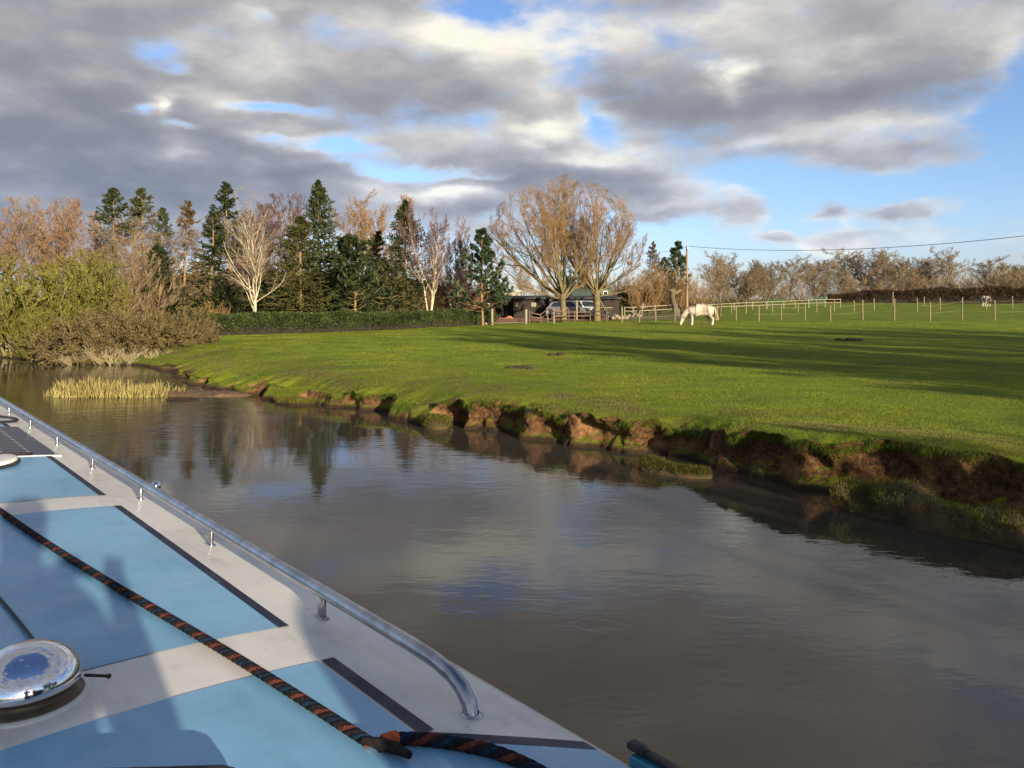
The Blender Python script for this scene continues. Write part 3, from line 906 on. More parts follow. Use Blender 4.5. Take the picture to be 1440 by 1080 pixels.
def cards(rng, C, Dn, ln, wd, jit=0.5, tone=None):
    """leaf-sized diamonds centred on C, pointing roughly along Dn"""
    N = len(C)
    d = nrm(Dn + rng.normal(0, jit, (N, 3)))
    s = nrm(np.cross(d, rng.normal(0, 1, (N, 3))))
    nrmal = np.cross(d, s)
    ln = (np.broadcast_to(ln, (N,)) * rng.uniform(.6, 1.3, N))[:, None]; wd = (np.broadcast_to(wd, (N,)) * rng.uniform(.7, 1.3, N))[:, None]
    v = np.stack([C - d * ln * .5, C + s * wd * .5 + nrmal * wd * .12, C + d * ln * .5, C - s * wd * .5 + nrmal * wd * .12], 1).reshape(-1, 3)
    f = np.arange(N * 4).reshape(-1, 4)
    tn = rng.random(N) if tone is None else tone
    return v, f, np.repeat(tn, 4)

def along(rng, pts, per, t0=0.15, t1=1.0):
    N, n1, _ = pts.shape
    x = (t0 + (t1 - t0) * rng.random((N, per))) * (n1 - 1)
    i = np.clip(np.floor(x).astype(int), 0, n1 - 2); fr = (x - i)[..., None]
    ar = np.arange(N)[:, None]
    p = pts[ar, i] * (1 - fr) + pts[ar, i + 1] * fr
    return p.reshape(-1, 3), nrm(pts[ar, i + 1] - pts[ar, i]).reshape(-1, 3)

BARK = mottled("bark_grey_brown", (0.16, 0.115, 0.07), (0.085, 0.06, 0.04), 4, .9, bump=.5, bscale=18)
BARK_OLIVE = mottled("bark_mossy", (0.21, 0.165, 0.075), (0.11, 0.085, 0.045), 3, .9, bump=.5, bscale=14)
BARK_PALE = mottled("bark_pale_birch", (0.62, 0.53, 0.36), (0.42, 0.35, 0.22), 3, .8, bump=.3, bscale=14)
BARK_FIR = mottled("bark_conifer", (0.30, 0.20, 0.075), (0.15, 0.10, 0.05), 4, .9, bump=.5, bscale=18)
def twig(name, a, b): return mottled(name, a, b, 1.2, .85, spec=.15, tone=.35)
TW_ORANGE = twig("twigs_orange_brown", (0.36, 0.22, 0.09), (0.25, 0.15, 0.065))
TW_PINK = twig("twigs_pinkish", (0.36, 0.23, 0.13), (0.25, 0.155, 0.09))
TW_PURPLE = twig("twigs_purple_brown", (0.19, 0.115, 0.095), (0.135, 0.08, 0.07))
TW_GREY = twig("twigs_grey_brown", (0.34, 0.255, 0.155), (0.22, 0.165, 0.10))
TW_BROWN = twig("twigs_brown", (0.27, 0.19, 0.105), (0.16, 0.115, 0.065))
TW_PALE = twig("twigs_pale", (0.50, 0.40, 0.24), (0.33, 0.25, 0.14))
TW_OLIVE = twig("twigs_olive", (0.26, 0.20, 0.055), (0.15, 0.115, 0.035))
LF_SPRUCE = leafy("needles_spruce", (0.018, 0.030, 0.010), (0.075, 0.090, 0.024), trans=.12)
LF_DARK = leafy("needles_dark", (0.016, 0.024, 0.009), (0.055, 0.068, 0.020), trans=.1)
LF_OLIVE = leafy("needles_olive", (0.034, 0.045, 0.012), (0.105, 0.105, 0.026), trans=.15)
LF_BLUE = leafy("needles_bluish", (0.020, 0.038, 0.017), (0.070, 0.100, 0.040), trans=.12)
LF_BRONZE = leafy("needles_bronze", (0.070, 0.045, 0.020), (0.19, 0.12, 0.045), trans=.15)
LF_HEDGE = leafy("leaves_hedge", (0.022, 0.036, 0.010), (0.070, 0.085, 0.020), rough=.45, trans=.1)
LF_WILLOW = leafy("leaves_olive_bush", (0.080, 0.085, 0.014), (0.225, 0.205, 0.034), trans=.25)
LF_BRAMBLE = leafy("leaves_bramble", (0.075, 0.056, 0.022), (0.19, 0.14, 0.048), trans=.15)
LF_RED = leafy("leaves_dark_red", (0.040, 0.014, 0.012), (0.12, 0.045, 0.030), trans=.1)
LF_BHEDGE = leafy("leaves_brown_hedge", (0.030, 0.018, 0.010), (0.085, 0.050, 0.026), trans=.1)

HWOOD = mottled("hedge_shaded_wood", (0.030, 0.024, 0.014), (0.018, 0.016, 0.010), 6, .9)  # dark colour carries the shade inside the hedge
class Plant:
    def __init__(s, parts): s.parts = parts       # [(part name, mesh)]
    def place(s, name, loc, rz, sc, label, cat, group=None, mats=None):
        e = empty(name, loc, rz)
        e.scale = sc if isinstance(sc, tuple) else (sc, sc, sc)
        tag(e, label, cat, group)
        for pn, me in s.parts:
            o = bpy.data.objects.new(pn, me)
            COL.objects.link(o); o.parent = e
            if mats and pn in mats:
                o.material_slots[0].link = 'OBJECT'
                o.material_slots[0].material = mats[pn]
        return e

def bare_tree(seed, H, bark, tw, trunk=0.28, r0=0.16, limbs=9, limb_ang=.75, limb_len=.62, per=(8, 7, 7), up=.05, stems=1, lean=0.1, t_from=.3, twr=.010, wob=.10, curl=0.0, ratio=(.55, .5, .55), fall=.45, weep=0.0):
    rng = np.random.default_rng(seed)
    T = Geo(); C = Geo()
    P0 = np.zeros((stems, 3)); P0[:, :2] = rng.normal(0, .06 * (stems > 1), (stems, 2))
    a = rng.random() * 6.28 + np.arange(stems) * 6.28 / max(stems, 1)
    D0 = np.stack([np.cos(a) * lean, np.sin(a) * lean, np.ones(stems)], 1)
    p, r = grow(rng, P0, D0, np.full(stems, H * (.97 if stems == 1 else .9)) * rng.uniform(.85, 1.05, stems), np.full(stems, r0), 12, wob * .35, .03, .10)
    r[:, 0] *= 1.35
    T.add(*tubes(p, r, 9))
    q, d, L, rr = spawn(rng, p, r, limbs, t_from, .97, limb_ang, .14, limb_len, .55, falloff=fall)
    p1, r1 = grow(rng, q, d, L, rr, 8, wob, up, .2, curl)
    T.add(*tubes(p1, r1, 6), 0)
    q, d, L, rr = spawn(rng, p1, r1, per[0], .2, 1.0, .6, .18, ratio[0], .6)
    p2, r2 = grow(rng, q, d, L, np.maximum(rr, twr * 1.1), 5, wob * 1.2, up, .35, curl)
    C.add(*tubes(p2, r2, 4), 0, .5)
    q, d, L, rr = spawn(rng, p2, r2, per[1], .15, 1.0, .6, .2, ratio[1], .65)
    p3, r3 = grow(rng, q, d, L, np.clip(rr, twr * .8, twr * 1.1), 4, wob * 1.4, up - weep, .5)
    v, f = tubes(p3, r3, 3); C.add(v, f, 0, np.repeat(rng.random(len(p3)), 15))
    q, d, L, rr = spawn(rng, p3, r3, per[2], .1, 1.0, .55, .2, ratio[2], .7)
    p4, r4 = grow(rng, q, d, np.maximum(L, .12), np.full(len(q), twr * .72), 2, wob * 1.4, up - weep, .5)
    v, f = tubes(p4, r4, 3); C.add(v, f, 0, np.repeat(rng.random(len(p4)), 9))
    return Plant([("trunk", T.mesh("trunk", bark)), ("crown", C.mesh("crown", tw))])

def conifer(seed, H, Rw, bark, lf, nb=150, base=.06, pw=.9, droop=.25, dens=1.0, gaps=.25, r0=.14, brown=0.0, tw=None, needle=(.27, .062), tip_up=.35, jag=.35, bare=.0):
    """trunk > limbs > sprays of needles; below 'brown' the branches carry dead twigs only"""
    rng = np.random.default_rng(seed)
    T = Geo(); C = Geo()
    p, r = grow(rng, np.zeros((1, 3)), np.array([[0, 0, 1.0]]), np.array([H]), np.array([r0]), 16, .012, .05, .06)
    T.add(*tubes(p, r, 9))
    h = base + (1 - base) * (np.arange(nb) + rng.random(nb)) / nb
    h = h ** 1.0
    keep = rng.random(nb) > gaps * .5 * (vnoise(h * 14, 0 * h, seed=seed, octs=2) > .1)
    h = h[keep]; nb = len(h)
    shape = np.clip((1 - h) / (1 - base), 0, 1) ** pw
    low = sstep(base - .02, base + .12, h)
    L = Rw * shape * (.55 + .45 * low) * rng.uniform(1 - jag, 1 + jag * .7, nb) + .12
    a = rng.random(nb) * 6.283
    el_ = np.interp(h, [0, .5, 1], [-droop, -droop * .5, .55]) + rng.normal(0, .10, nb)
    d = np.stack([np.cos(a) * np.cos(el_), np.sin(a) * np.cos(el_), np.sin(el_)], 1)
    zi = h * 16; i0 = np.clip(zi.astype(int), 0, 15); fr = (zi - i0)[:, None]
    P0 = p[0, i0] * (1 - fr) + p[0, np.minimum(i0 + 1, 16)] * fr
    p1, r1 = grow(rng, P0, d, L, np.clip(L * .012, .008, .035), 6, .06, -.05, .3, tip_up)
    T.add(*tubes(p1, r1, 4))
    q, d2, L2, rr = spawn(rng, p1, r1, 9, .12, 1.0, .95, .2, .42, .5, .5, flat=.55)
    p2, r2 = grow(rng, q, d2, L2, np.full(len(q), .008), 3, .10, -.06, .5)
    hh = np.repeat(h, 9)
    green = hh > brown + rng.normal(0, .05, len(hh))
    if brown > 0:
        b = ~green
        if b.any():
            v, f = tubes(p2[b], r2[b], 3); T.add(v, f, 1, np.repeat(rng.random(b.sum()), 12))
            q, d3, L3, _ = spawn(rng, p2[b], r2[b], 9, .1, 1, .7, .2, .6)
            p3, r3 = grow(rng, q, d3, np.maximum(L3, .15), np.full(len(q), .012), 2, .15, -.05, .6)
            v, f = tubes(p3, r3, 3); T.add(v, f, 1, np.repeat(rng.random(len(p3)), 9))
    if green.any():
        C.add(*tubes(p2[green], r2[green], 3), 0, .3)
        n = max(2, int(9 * dens))
        c, dd = along(rng, p2[green], n, .1, 1.05)
        v, f, tn = cards(rng, c, dd + np.array([0, 0, -.12]), needle[0], needle[1], .42); C.add(v, f, 0, tn)
        gb = h > brown
        c, dd = along(rng, p1[gb], int(17 * dens), .3 + bare, 1.03)
        v, f, tn = cards(rng, c, dd, needle[0] * .9, needle[1], .55); C.add(v, f, 0, tn)
    # leader
    c, dd = along(rng, p, 26, .90, 1.0)
    v, f, tn = cards(rng, c, dd, .2, .05, .5); C.add(v, f, 0, tn)
    return Plant([("trunk", T.mesh("trunk", [bark, tw or bark])), ("crown", C.mesh("crown", lf))])

def pine(seed, H, Rw, bark, lf, nb=60, base=.18, tufts=9, r0=.16, pw=.7, size=.34, up=.5, round_=0.0):
    rng = np.random.default_rng(seed)
    T = Geo(); C = Geo()
    p, r = grow(rng, np.zeros((1, 3)), np.array([[0, 0, 1.0]]), np.array([H * .97]), np.array([r0]), 14, .03, .05, .12)
    T.add(*tubes(p, r, 9))
    h = base + (1 - base) * (np.arange(nb) + rng.random(nb)) / nb
    x = np.clip((h - base) / (1 - base), 0, 1)
    sh = (1 - x) ** pw if not round_ else np.sqrt(np.clip(1 - (2 * x - .85) ** 2 / 1.4, .02, 1)) * (1 - x ** 6)
    L = Rw * sh * rng.uniform(.6, 1.15, nb) + .15
    a = rng.random(nb) * 6.283; el_ = np.interp(h, [0, 1], [-.05, .7]) + rng.normal(0, .12, nb)
    d = np.stack([np.cos(a) * np.cos(el_), np.sin(a) * np.cos(el_), np.sin(el_)], 1)
    zi = h * 14; i0 = np.clip(zi.astype(int), 0, 13); fr = (zi - i0)[:, None]
    P0 = p[0, i0] * (1 - fr) + p[0, i0 + 1] * fr
    p1, r1 = grow(rng, P0, d, L, np.clip(L * .018, .012, .05), 6, .08, .02, .3, up * .5)
    T.add(*tubes(p1, r1, 5))
    q, d2, L2, rr = spawn(rng, p1, r1, 7, .25, 1.0, .75, .2, .36, .5)
    p2, r2 = grow(rng, q, d2, L2, np.full(len(q), .010), 3, .1, .12, .5)
    C.add(*tubes(p2, r2, 3), 0, .2)
    tips = np.concatenate([p2[:, -1], p2[:, -2], p1[:, -1]]); td = np.concatenate([nrm(p2[:, -1] - p2[:, -2])] * 2 + [nrm(p1[:, -1] - p1[:, -2])])
    c = np.repeat(tips, tufts, 0); dd = np.repeat(td, tufts, 0)
    tnb = np.clip(np.repeat(rng.random(len(tips)), tufts) + rng.normal(0, .12, len(c)), 0, 1)
    dirn = nrm(dd + rng.normal(0, .75, c.shape) + np.array([0, 0, .25]))
    v, f, tn = cards(rng, c + dirn * size * .35, dirn, size, size * .20, .1, tnb); C.add(v, f, 0, tn)
    return Plant([("trunk", T.mesh("trunk", bark)), ("crown", C.mesh("crown", lf))])

def bush(seed, H, Rw, bark, tw, lf=None, stems=26, per=(8, 7), spread=.5, leaf=(.12, .035), nleaf=5, up=.10, twr=.011, base_r=.45, low=.06, dens=1.0, droop=0.0):
    rng = np.random.default_rng(seed)
    T = Geo(); C = Geo()
    a = rng.random(stems) * 6.283; rr = np.sqrt(rng.random(stems)) * Rw * base_r
    P0 = np.stack([np.cos(a) * rr, np.sin(a) * rr, np.zeros(stems) - .1], 1)
    k = rng.uniform(.1, 1.0, stems) * spread * 1.6
    D0 = np.stack([np.cos(a) * k, np.sin(a) * k, np.ones(stems)], 1)
    L = np.minimum(H, (H * np.sqrt(1 - .45 * (k / (spread * 1.6)) ** 2))) * rng.uniform(.75, 1.05, stems)
    p, r = grow(rng, P0, D0, L, np.full(stems, .035 * H / 4), 9, .07, .02 - droop, .2)
    T.add(*tubes(p, r, 6))
    q, d, L, r_ = spawn(rng, p, r, per[0], low, 1.0, .6, .2, .45, .5, .4)
    p1, r1 = grow(rng, q, d, L, np.maximum(r_, twr), 5, .12, up - droop, .35)
    C.add(*tubes(p1, r1, 4), 0, .4)
    q, d, L, r_ = spawn(rng, p1, r1, per[1], .1, 1.0, .5, .2, .48, .6)
    p2, r2 = grow(rng, q, d, np.maximum(L, .2), np.full(len(q), twr * .7), 3, .12, up - droop, .5)
    v, f = tubes(p2, r2, 3); C.add(v, f, 0, np.repeat(rng.random(len(p2)), 12))
    if lf is not None:
        c, dd = along(rng, p2, nleaf, .05, 1.05)
        clump = .5 + .5 * vnoise(c[:, 0] * 1.3, c[:, 1] * 1.3, c[:, 2] * 1.3, seed=seed, octs=2)
        tn = np.clip(clump * .8 + rng.normal(.1, .2, len(c)), 0, 1)
        v, f, tn = cards(rng, c, dd, leaf[0], leaf[1], .55, tn); C.add(v, f, 1, tn)
    return Plant([("trunk", T.mesh("trunk", bark)), ("crown", C.mesh("crown", [tw] + ([lf] if lf else [])))])

def hedge(name, path, hgt, thick, lf, tw, n, size, label, seed, rag=.18):
    rng = np.random.default_rng(seed)
    path = np.asarray(path, float)
    al = np.concatenate([[0], np.cumsum(np.linalg.norm(np.diff(path[:, :2], axis=0), axis=1))])
    e = empty(name, (path[0, 0], path[0, 1], float(gh(*path[0, :2]))))
    tag(e, label, 'hedge')
    o0 = np.array([path[0, 0], path[0, 1], float(gh(*path[0, :2]))])
    def place(s, v, w):     # s along, v height 0..1, w -1..1 across
        x, y = np.interp(s, al, path[:, 0]), np.interp(s, al, path[:, 1])
        i = np.clip(np.searchsorted(al, s) - 1, 0, len(al) - 2)
        d = nrm(path[i + 1, :2] - path[i, :2]); nn = np.stack([d[:, 1], -d[:, 0]], 1)
        H = (hgt if np.isscalar(hgt) else np.interp(s, al, hgt)) * (1 + rag * vnoise(s * .6, 0 * s, seed=seed, octs=4))
        wth = thick * (1 + .25 * vnoise(s * .9, v * 3, seed=seed + 3, octs=3)) * (1 - .25 * v ** 3)
        q = np.stack([x, y, gh(x, y) + H * v], 1)
        q[:, :2] += nn * (w * wth / 2)[:, None]
        return q - o0, nn
    # inner mass of wood, the shade inside the hedge put into its dark colour
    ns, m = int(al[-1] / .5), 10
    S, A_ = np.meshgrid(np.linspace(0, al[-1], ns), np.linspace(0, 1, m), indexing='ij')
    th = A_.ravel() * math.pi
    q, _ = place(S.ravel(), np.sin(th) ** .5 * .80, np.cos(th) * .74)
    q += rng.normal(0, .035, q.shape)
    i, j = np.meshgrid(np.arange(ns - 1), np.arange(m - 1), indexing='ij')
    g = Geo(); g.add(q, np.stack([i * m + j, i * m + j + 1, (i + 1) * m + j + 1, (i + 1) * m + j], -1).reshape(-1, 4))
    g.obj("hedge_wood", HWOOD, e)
    s = rng.random(n) * al[-1]
    th = rng.random(n) * math.pi
    k = rng.uniform(.80, 1.06, n)
    v, w = np.sin(th) ** .35 * k - .05, np.cos(th) * k
    q, nn = place(s, v, w)
    out = np.column_stack([nn * w[:, None], v * .8])
    cl = np.clip(.5 + .7 * vnoise(s * 1.6, v * 3, w * 2, seed=seed + 5, octs=3) + rng.normal(0, .2, n), 0, 1)
    g = Geo(); vv, f, tn = cards(rng, q, out + np.array([0, 0, .3]), size[0], size[1], .8, cl); g.add(vv, f, 0, tn)
    g.obj("foliage", lf, e)
    return e
# ================================================================== PLANTING
def hgt(py_top, Y, X=0.0):
    return ztop(py_top, Y) - float(gh(X, Y))

def put(plant, Hmodel, name, px, Y, py_top, rz, label, cat, group=None, mats=None, wide=1.0, zoff=0.0):
    X, Y, Z = at_z(px, Y)
    k = (ztop(py_top, Y) - Z) / Hmodel
    return plant.place(name, (X, Y, Z - .03 + zoff), rz, (k * wide, k * wide, k), label, cat, group, mats)

# ---- prototypes (10 m tall unless noted)
SPR1 = conifer(1, 10, 3.3, BARK_FIR, LF_SPRUCE, nb=230, base=.10, pw=.85, gaps=.5, dens=1.3)
SPR2 = conifer(2, 10, 2.9, BARK_FIR, LF_OLIVE, nb=210, base=.10, pw=.75, gaps=.6, dens=1.3)
SPR3 = conifer(3, 10, 2.3, BARK_FIR, LF_DARK, nb=170, base=.06, pw=.8, gaps=.6, jag=.5)
SPB1 = conifer(4, 10, 3.0, BARK_FIR, LF_SPRUCE, nb=150, base=.16, pw=.8, brown=.72, tw=TW_BROWN, gaps=.4)
SPB2 = conifer(5, 10, 1.9, BARK_FIR, LF_OLIVE, nb=130, base=.22, pw=.6, brown=.80, tw=TW_BROWN, gaps=.4, jag=.5)
SPB3 = conifer(6, 10, 2.5, BARK_FIR, LF_DARK, nb=150, base=.05, pw=.75, brown=.52, tw=TW_PURPLE, gaps=.5, jag=.45)
PIN1 = pine(7, 10, 3.3, BARK_FIR, LF_DARK, nb=95, base=.08, tufts=17, size=.42, round_=1.0)
PIN2 = pine(8, 10, 3.6, BARK_FIR, LF_BLUE, nb=70, base=.14, tufts=16, pw=.75, size=.40)
BIRCH = bare_tree(110, 10, BARK_PALE, TW_GREY, r0=.13, limbs=22, limb_ang=.68, limb_len=.54, per=(5, 5, 4), t_from=.19, up=.05, stems=2, lean=.035, twr=.009, fall=.52)
BIRF = bare_tree(11, 10, BARK_PALE, TW_PURPLE, r0=.105, limbs=17, limb_ang=.50, limb_len=.45, per=(8, 8, 8), t_from=.30, up=.07, stems=3, lean=.24, twr=.009)
PINKT = bare_tree(12, 10, BARK, TW_PINK, r0=.12, limbs=20, limb_ang=.55, limb_len=.48, per=(8, 8, 8), t_from=.25, up=.10, stems=2, lean=.12, twr=.010)
WEEP = bare_tree(13, 10, BARK, TW_ORANGE, r0=.14, limbs=20, limb_ang=.55, limb_len=.45, per=(8, 8, 8), t_from=.3, up=.07, twr=.010, weep=.14)
HEDT = bare_tree(14, 8, BARK, TW_GREY, r0=.15, limbs=26, limb_ang=.62, limb_len=.62, per=(8, 7, 6), t_from=.16, up=.05, twr=.016, fall=.50)
HEDT2 = bare_tree(15, 8, BARK, TW_GREY, r0=.13, limbs=18, limb_ang=.55, limb_len=.60, per=(8, 7, 6), t_from=.14, up=.07, stems=3, lean=.34, twr=.016)
SCRUB = bush(16, 4, 2.6, BARK, TW_BROWN, None, stems=30, per=(9, 12), spread=.55, twr=.017)
SCRUB2 = bush(17, 4, 2.4, BARK, TW_ORANGE, None, stems=26, per=(8, 9), spread=.5, twr=.015)
def round_off(pl, c, rad):
    for pn, me in pl.parts:
        v = np.empty(len(me.vertices) * 3, dtype=np.float32); me.vertices.foreach_get('co', v)
        v = v.reshape(-1, 3); d = (v - c) / rad; r_ = np.linalg.norm(d, axis=1, keepdims=True)
        k = np.where(r_ > .75, (.75 + .33 * (1 - np.exp(-(r_ - .75) / .33))) / np.maximum(r_, 1e-6), 1.0)
        w = c + (v - c) * k
        w[:, 2] = np.where(v[:, 2] < .3, v[:, 2], w[:, 2])
        me.vertices.foreach_set('co', w.astype(np.float32).ravel()); me.update()
OLIV = bush(18, 4.2, 2.8, BARK_OLIVE, TW_OLIVE, LF_WILLOW, stems=34, per=(10, 9), spread=.55, leaf=(.16, .040), nleaf=10, up=.03)
round_off(OLIV, np.array([0, 0, 1.7]), np.array([2.7, 2.7, 2.6]))
BRAM = bush(19, 2.2, 2.4, TW_BROWN, TW_BROWN, LF_BRAMBLE, stems=60, per=(9, 8), spread=.95, leaf=(.085, .05), nleaf=9, up=-.02, base_r=.85, droop=.06, twr=.008)
STRAW = bush(20, .8, .8, TW_PALE, TW_PALE, None, stems=50, per=(4, 4), spread=.8, twr=.006, base_r=.9)
REDB = bush(21, 4, 1.8, BARK, TW_PURPLE, LF_RED, stems=22, per=(9, 8), spread=.4, leaf=(.12, .07), nleaf=4)
EVER = bush(22, 4, 2.4, BARK, TW_BROWN, LF_SPRUCE, stems=30, per=(9, 8), spread=.5, leaf=(.16, .08), nleaf=7)

# ---- two big pollarded willows by the stable: short bole, then long upswept poles
def dome(v, c, rad):
    d = (v - c) / rad
    r = np.linalg.norm(d, axis=-1, keepdims=True)
    wob = 1 + .07 * vnoise(v[..., 0:1] * .9, v[..., 1:2] * .9, v[..., 2:3] * .9, seed=4, octs=3)
    k = np.where(r > .80, (.80 + .28 * (1 - np.exp(-(r - .80) / .28))) / np.maximum(r, 1e-6) * wob, 1.0)
    k = np.where(v[..., 2:3] < c[2] - .3 * rad[2], 1.0, k)
    return c + (v - c) * k
def willow(seed, boles, H, tw):
    rng = np.random.default_rng(seed)
    T = Geo(); C = Geo()
    bole = np.array(boles['bole'], float)
    T.tube(bole, np.array(boles['rad']) * .78, 12)
    P = np.array([b[0] for b in boles['limbs']], float); D = np.array([b[1] for b in boles['limbs']], float); L = 1.08 * np.array([b[2] for b in boles['limbs']], float); r0 = .72 * np.array([b[3] for b in boles['limbs']], float)
    ne = 4
    ea = rng.random(ne) * 6.283; et = rng.uniform(.25, 1.25, ne)
    P = np.vstack([P, P[rng.integers(0, len(P), ne)]]); D = np.vstack([D, np.stack([np.cos(ea) * et, np.sin(ea) * et * .8, np.ones(ne)], 1)])
    L = np.concatenate([L, rng.uniform(5.2, 7.6, ne)]); r0 = np.concatenate([r0, rng.uniform(.05, .085, ne)])
    p, r = grow(rng, P, D, L, r0, 12, .05, .035, .16)
    T.add(*tubes(p, r, 8))
    q, d, L, rr = spawn(rng, p, r, 9, .16, 1.0, .50, .15, .50, .55, .35)
    p1, r1 = grow(rng, q, d, L, np.maximum(rr, .014), 8, .07, .06, .25); T.add(*tubes(p1, r1, 6))
    q, d, L, rr = spawn(rng, p1, r1, 7, .15, 1.0, .55, .18, .50, .55, .35)
    p2, r2 = grow(rng, q, d, L, np.clip(rr, .007, .013), 5, .10, .05, .4); v, f = tubes(p2, r2, 4); C.add(v, f, 0, np.repeat(rng.random(len(p2)), 24))
    q, d, L, rr = spawn(rng, p2, r2, 8, .1, 1.0, .5, .18, .55, .6)
    p3, r3 = grow(rng, q, d, L, np.full(len(q), .0060), 3, .13, .02, .6); v, f = tubes(p3, r3, 3); C.add(v, f, 0, np.repeat(rng.random(len(p3)), 12))
    q, d, L, rr = spawn(rng, p3, r3, 5, .1, 1.0, .6, .2, .6, .6)
    p4, r4 = grow(rng, q, d, np.maximum(L, .2), np.full(len(q), .0046), 2, .12, .03, .6); v, f = tubes(p4, r4, 3); C.add(v, f, 0, np.repeat(rng.random(len(p4)), 9))
    c0 = np.array([boles['cx'], 0.0, 5.9]); rd = np.array([6.1, 4.6, 5.0])
    T.v = [dome(q, c0, rd) for q in T.v]; C.v = [dome(q, c0, rd) for q in C.v]
    return Plant([("trunk", T.mesh("trunk", BARK_OLIVE)), ("crown", C.mesh("crown", tw))])
WY = 58.5
wx, wy, wz = at_z(792, WY)
m = F / WY       # px per metre
def lim(x, z, dx_, dz_, L, r, y=0.0, dy=0.0): return ((x, y, z), (dx_, dy, dz_), L, r)
WIL_A = willow(31, dict(cx=.2, bole=[(.05, 0, -.1), (.03, 0, .4), (0, 0, 1.0), (-.06, 0, 1.6), (-.05, 0, 1.95), (-.02, 0, 2.1)], rad=[.36, .29, .26, .28, .34, .22],
    limbs=[lim(-.15, 1.8, -1.25, .92, 7.4, .20), lim(-.10, 1.9, -.75, 1.0, 7.2, .17, dy=.2), lim(-.05, 2.0, -.22, 1.0, 7.3, .17, dy=-.2), lim(.02, 2.0, .14, 1.0, 7.3, .16, dy=.25), lim(.1, 1.9, .50, 1.0, 6.9, .15, dy=-.15),
           lim(.0, 1.9, -.3, .9, 6.4, .13, dy=-.8), lim(0, 1.9, -.1, .9, 6.4, .13, dy=.85), lim(-.2, 1.7, -1.5, .45, 5.0, .10, dy=.2), lim(.2, 1.8, .75, .9, 3.0, .12, dy=.1), lim(-.05, 1.95, -.5, 1.0, 7.2, .12, dy=-.4), lim(-.1, 1.9, -1.1, .7, 5.8, .11, dy=-.5)]), 10, TW_ORANGE)
WIL_A.place("willow_tree", (wx, wy, wz), 0, 1.0, 'big leafless pollard willow with spreading orange brown crown, left of two before the stable', 'tree', 'pollard willows beside the stable')
wx, wy, wz = at_z(839, WY + 2)
WIL_B = willow(32, dict(cx=-2.4, bole=[(.05, 0, -.1), (.03, 0, .4), (.03, 0, 1.1), (.0, 0, 1.7), (-.02, 0, 2.2), (0, 0, 2.4)], rad=[.42, .36, .33, .32, .32, .2],
    limbs=[lim(-.18, 2.1, -.80, .95, 6.9, .19), lim(-.10, 2.3, -.42, 1.0, 6.9, .16, dy=.2), lim(.0, 2.3, .04, 1.0, 6.6, .12, dy=-.2), lim(.12, 2.2, .48, 1.0, 6.3, .17, dy=.1), lim(.1, 2.1, 1.05, .75, 4.9, .10, dy=-.2),
           lim(.0, 2.2, .2, .9, 5.8, .12, dy=.8), lim(0, 2.2, -.2, .9, 5.8, .12, dy=-.8), lim(.22, 1.9, 1.2, .30, 4.0, .08, dy=.15), lim(.1, 2.2, .72, 1.0, 5.8, .12, dy=-.35)]), 10, TW_PINK)
WIL_B.place("willow_tree", (wx, wy, wz), 0, 1.0, 'leafless pollard willow with thick pale trunk and pinkish twigs, right of two before the stable', 'tree', 'pollard willows beside the stable')

# ---- row of mixed trees behind the clipped hedge
G1 = 'trees standing behind the clipped hedge'
put(PINKT, 11.1, "bare_tree", 22, 50, 276, 0.3, 'leafless pinkish twigged tree at the far left edge above the olive bush', 'tree', G1, wide=1.15)
put(PINKT, 11.1, "bare_tree", 72, 52, 272, 2.0, 'tallest leafless pinkish tree rising behind the middle of the olive bush', 'tree', G1, wide=1.15)
put(PINKT, 11.1, "bare_tree", 122, 51, 279, 4.1, 'leafless pinkish tree just left of the green tipped conifer', 'tree', G1, wide=1.1)
put(PINKT, 11.1, "bare_tree", -40, 49, 285, 5.0, 'leafless pinkish tree cut off by the left border of the picture', 'tree', G1, wide=1.2)
put(SPB1, 10, "spruce_tree", 160, 44, 266, 0.0, 'ragged spruce with a green tip and dead brown lower branches beside the olive bush', 'tree', G1, wide=1.1)
put(SPB2, 10, "spruce_tree", 203, 46, 268, 1.2, 'thin half dead spruce with a bare yellow trunk and sparse olive top', 'tree', G1, wide=1.15)
put(SPB1, 10, "spruce_tree", 226, 50, 292, 2.6, 'shorter half brown spruce standing between two thin bare trunked spruces', 'tree', G1, wide=.8)
put(SPR2, 10, "spruce_tree", 229, 42, 345, 0.7, 'low dense dark green spruce at the foot of the thin brown spruces', 'tree', G1, dict(crown=LF_DARK), wide=1.55)
put(SPB2, 10, "spruce_tree", 259, 43.5, 284, 3.3, 'narrow brown needled spruce with yellow lit trunk right of the low dark spruce', 'tree', G1, dict(crown=LF_BRONZE), wide=1.0)
put(SPR3, 10, "spruce_tree", 293, 45, 298, 0.9, 'slim green spruce halfway between the brown spruce and the pale birch', 'tree', G1, dict(crown=LF_SPRUCE), wide=1.44)
put(SPB3, 10, "spruce_tree", 328, 52, 258, 2.2, 'tall dark spruce with thin top leaning over the left side of the pale birch', 'tree', G1, wide=1.1)
put(BIRCH, 10, "birch_tree", 358, 41, 288, 1.0, 'leafless birch with brilliant cream twin trunks and fanned branches above the hedge', 'tree', G1, wide=1.0)
put(PINKT, 11.1, "bare_tree", 384, 62, 272, 0.2, 'purple brown leafless tree filling the gap right behind the pale birch', 'tree', G1, dict(crown=TW_PURPLE, trunk=BARK), wide=1.35)
put(PINKT, 11.1, "bare_tree", 345, 66, 280, 1.9, 'purple leafless tree far behind, between the tall dark spruce and the pale birch', 'tree', G1, dict(crown=TW_PURPLE, trunk=BARK), wide=1.2)
put(WEEP, 11.1, "bare_tree", 415, 66, 285, 3.0, 'brownish leafless tree in the notch between the purple tree and tallest spruce', 'tree', G1, dict(crown=TW_PINK), wide=1.1)
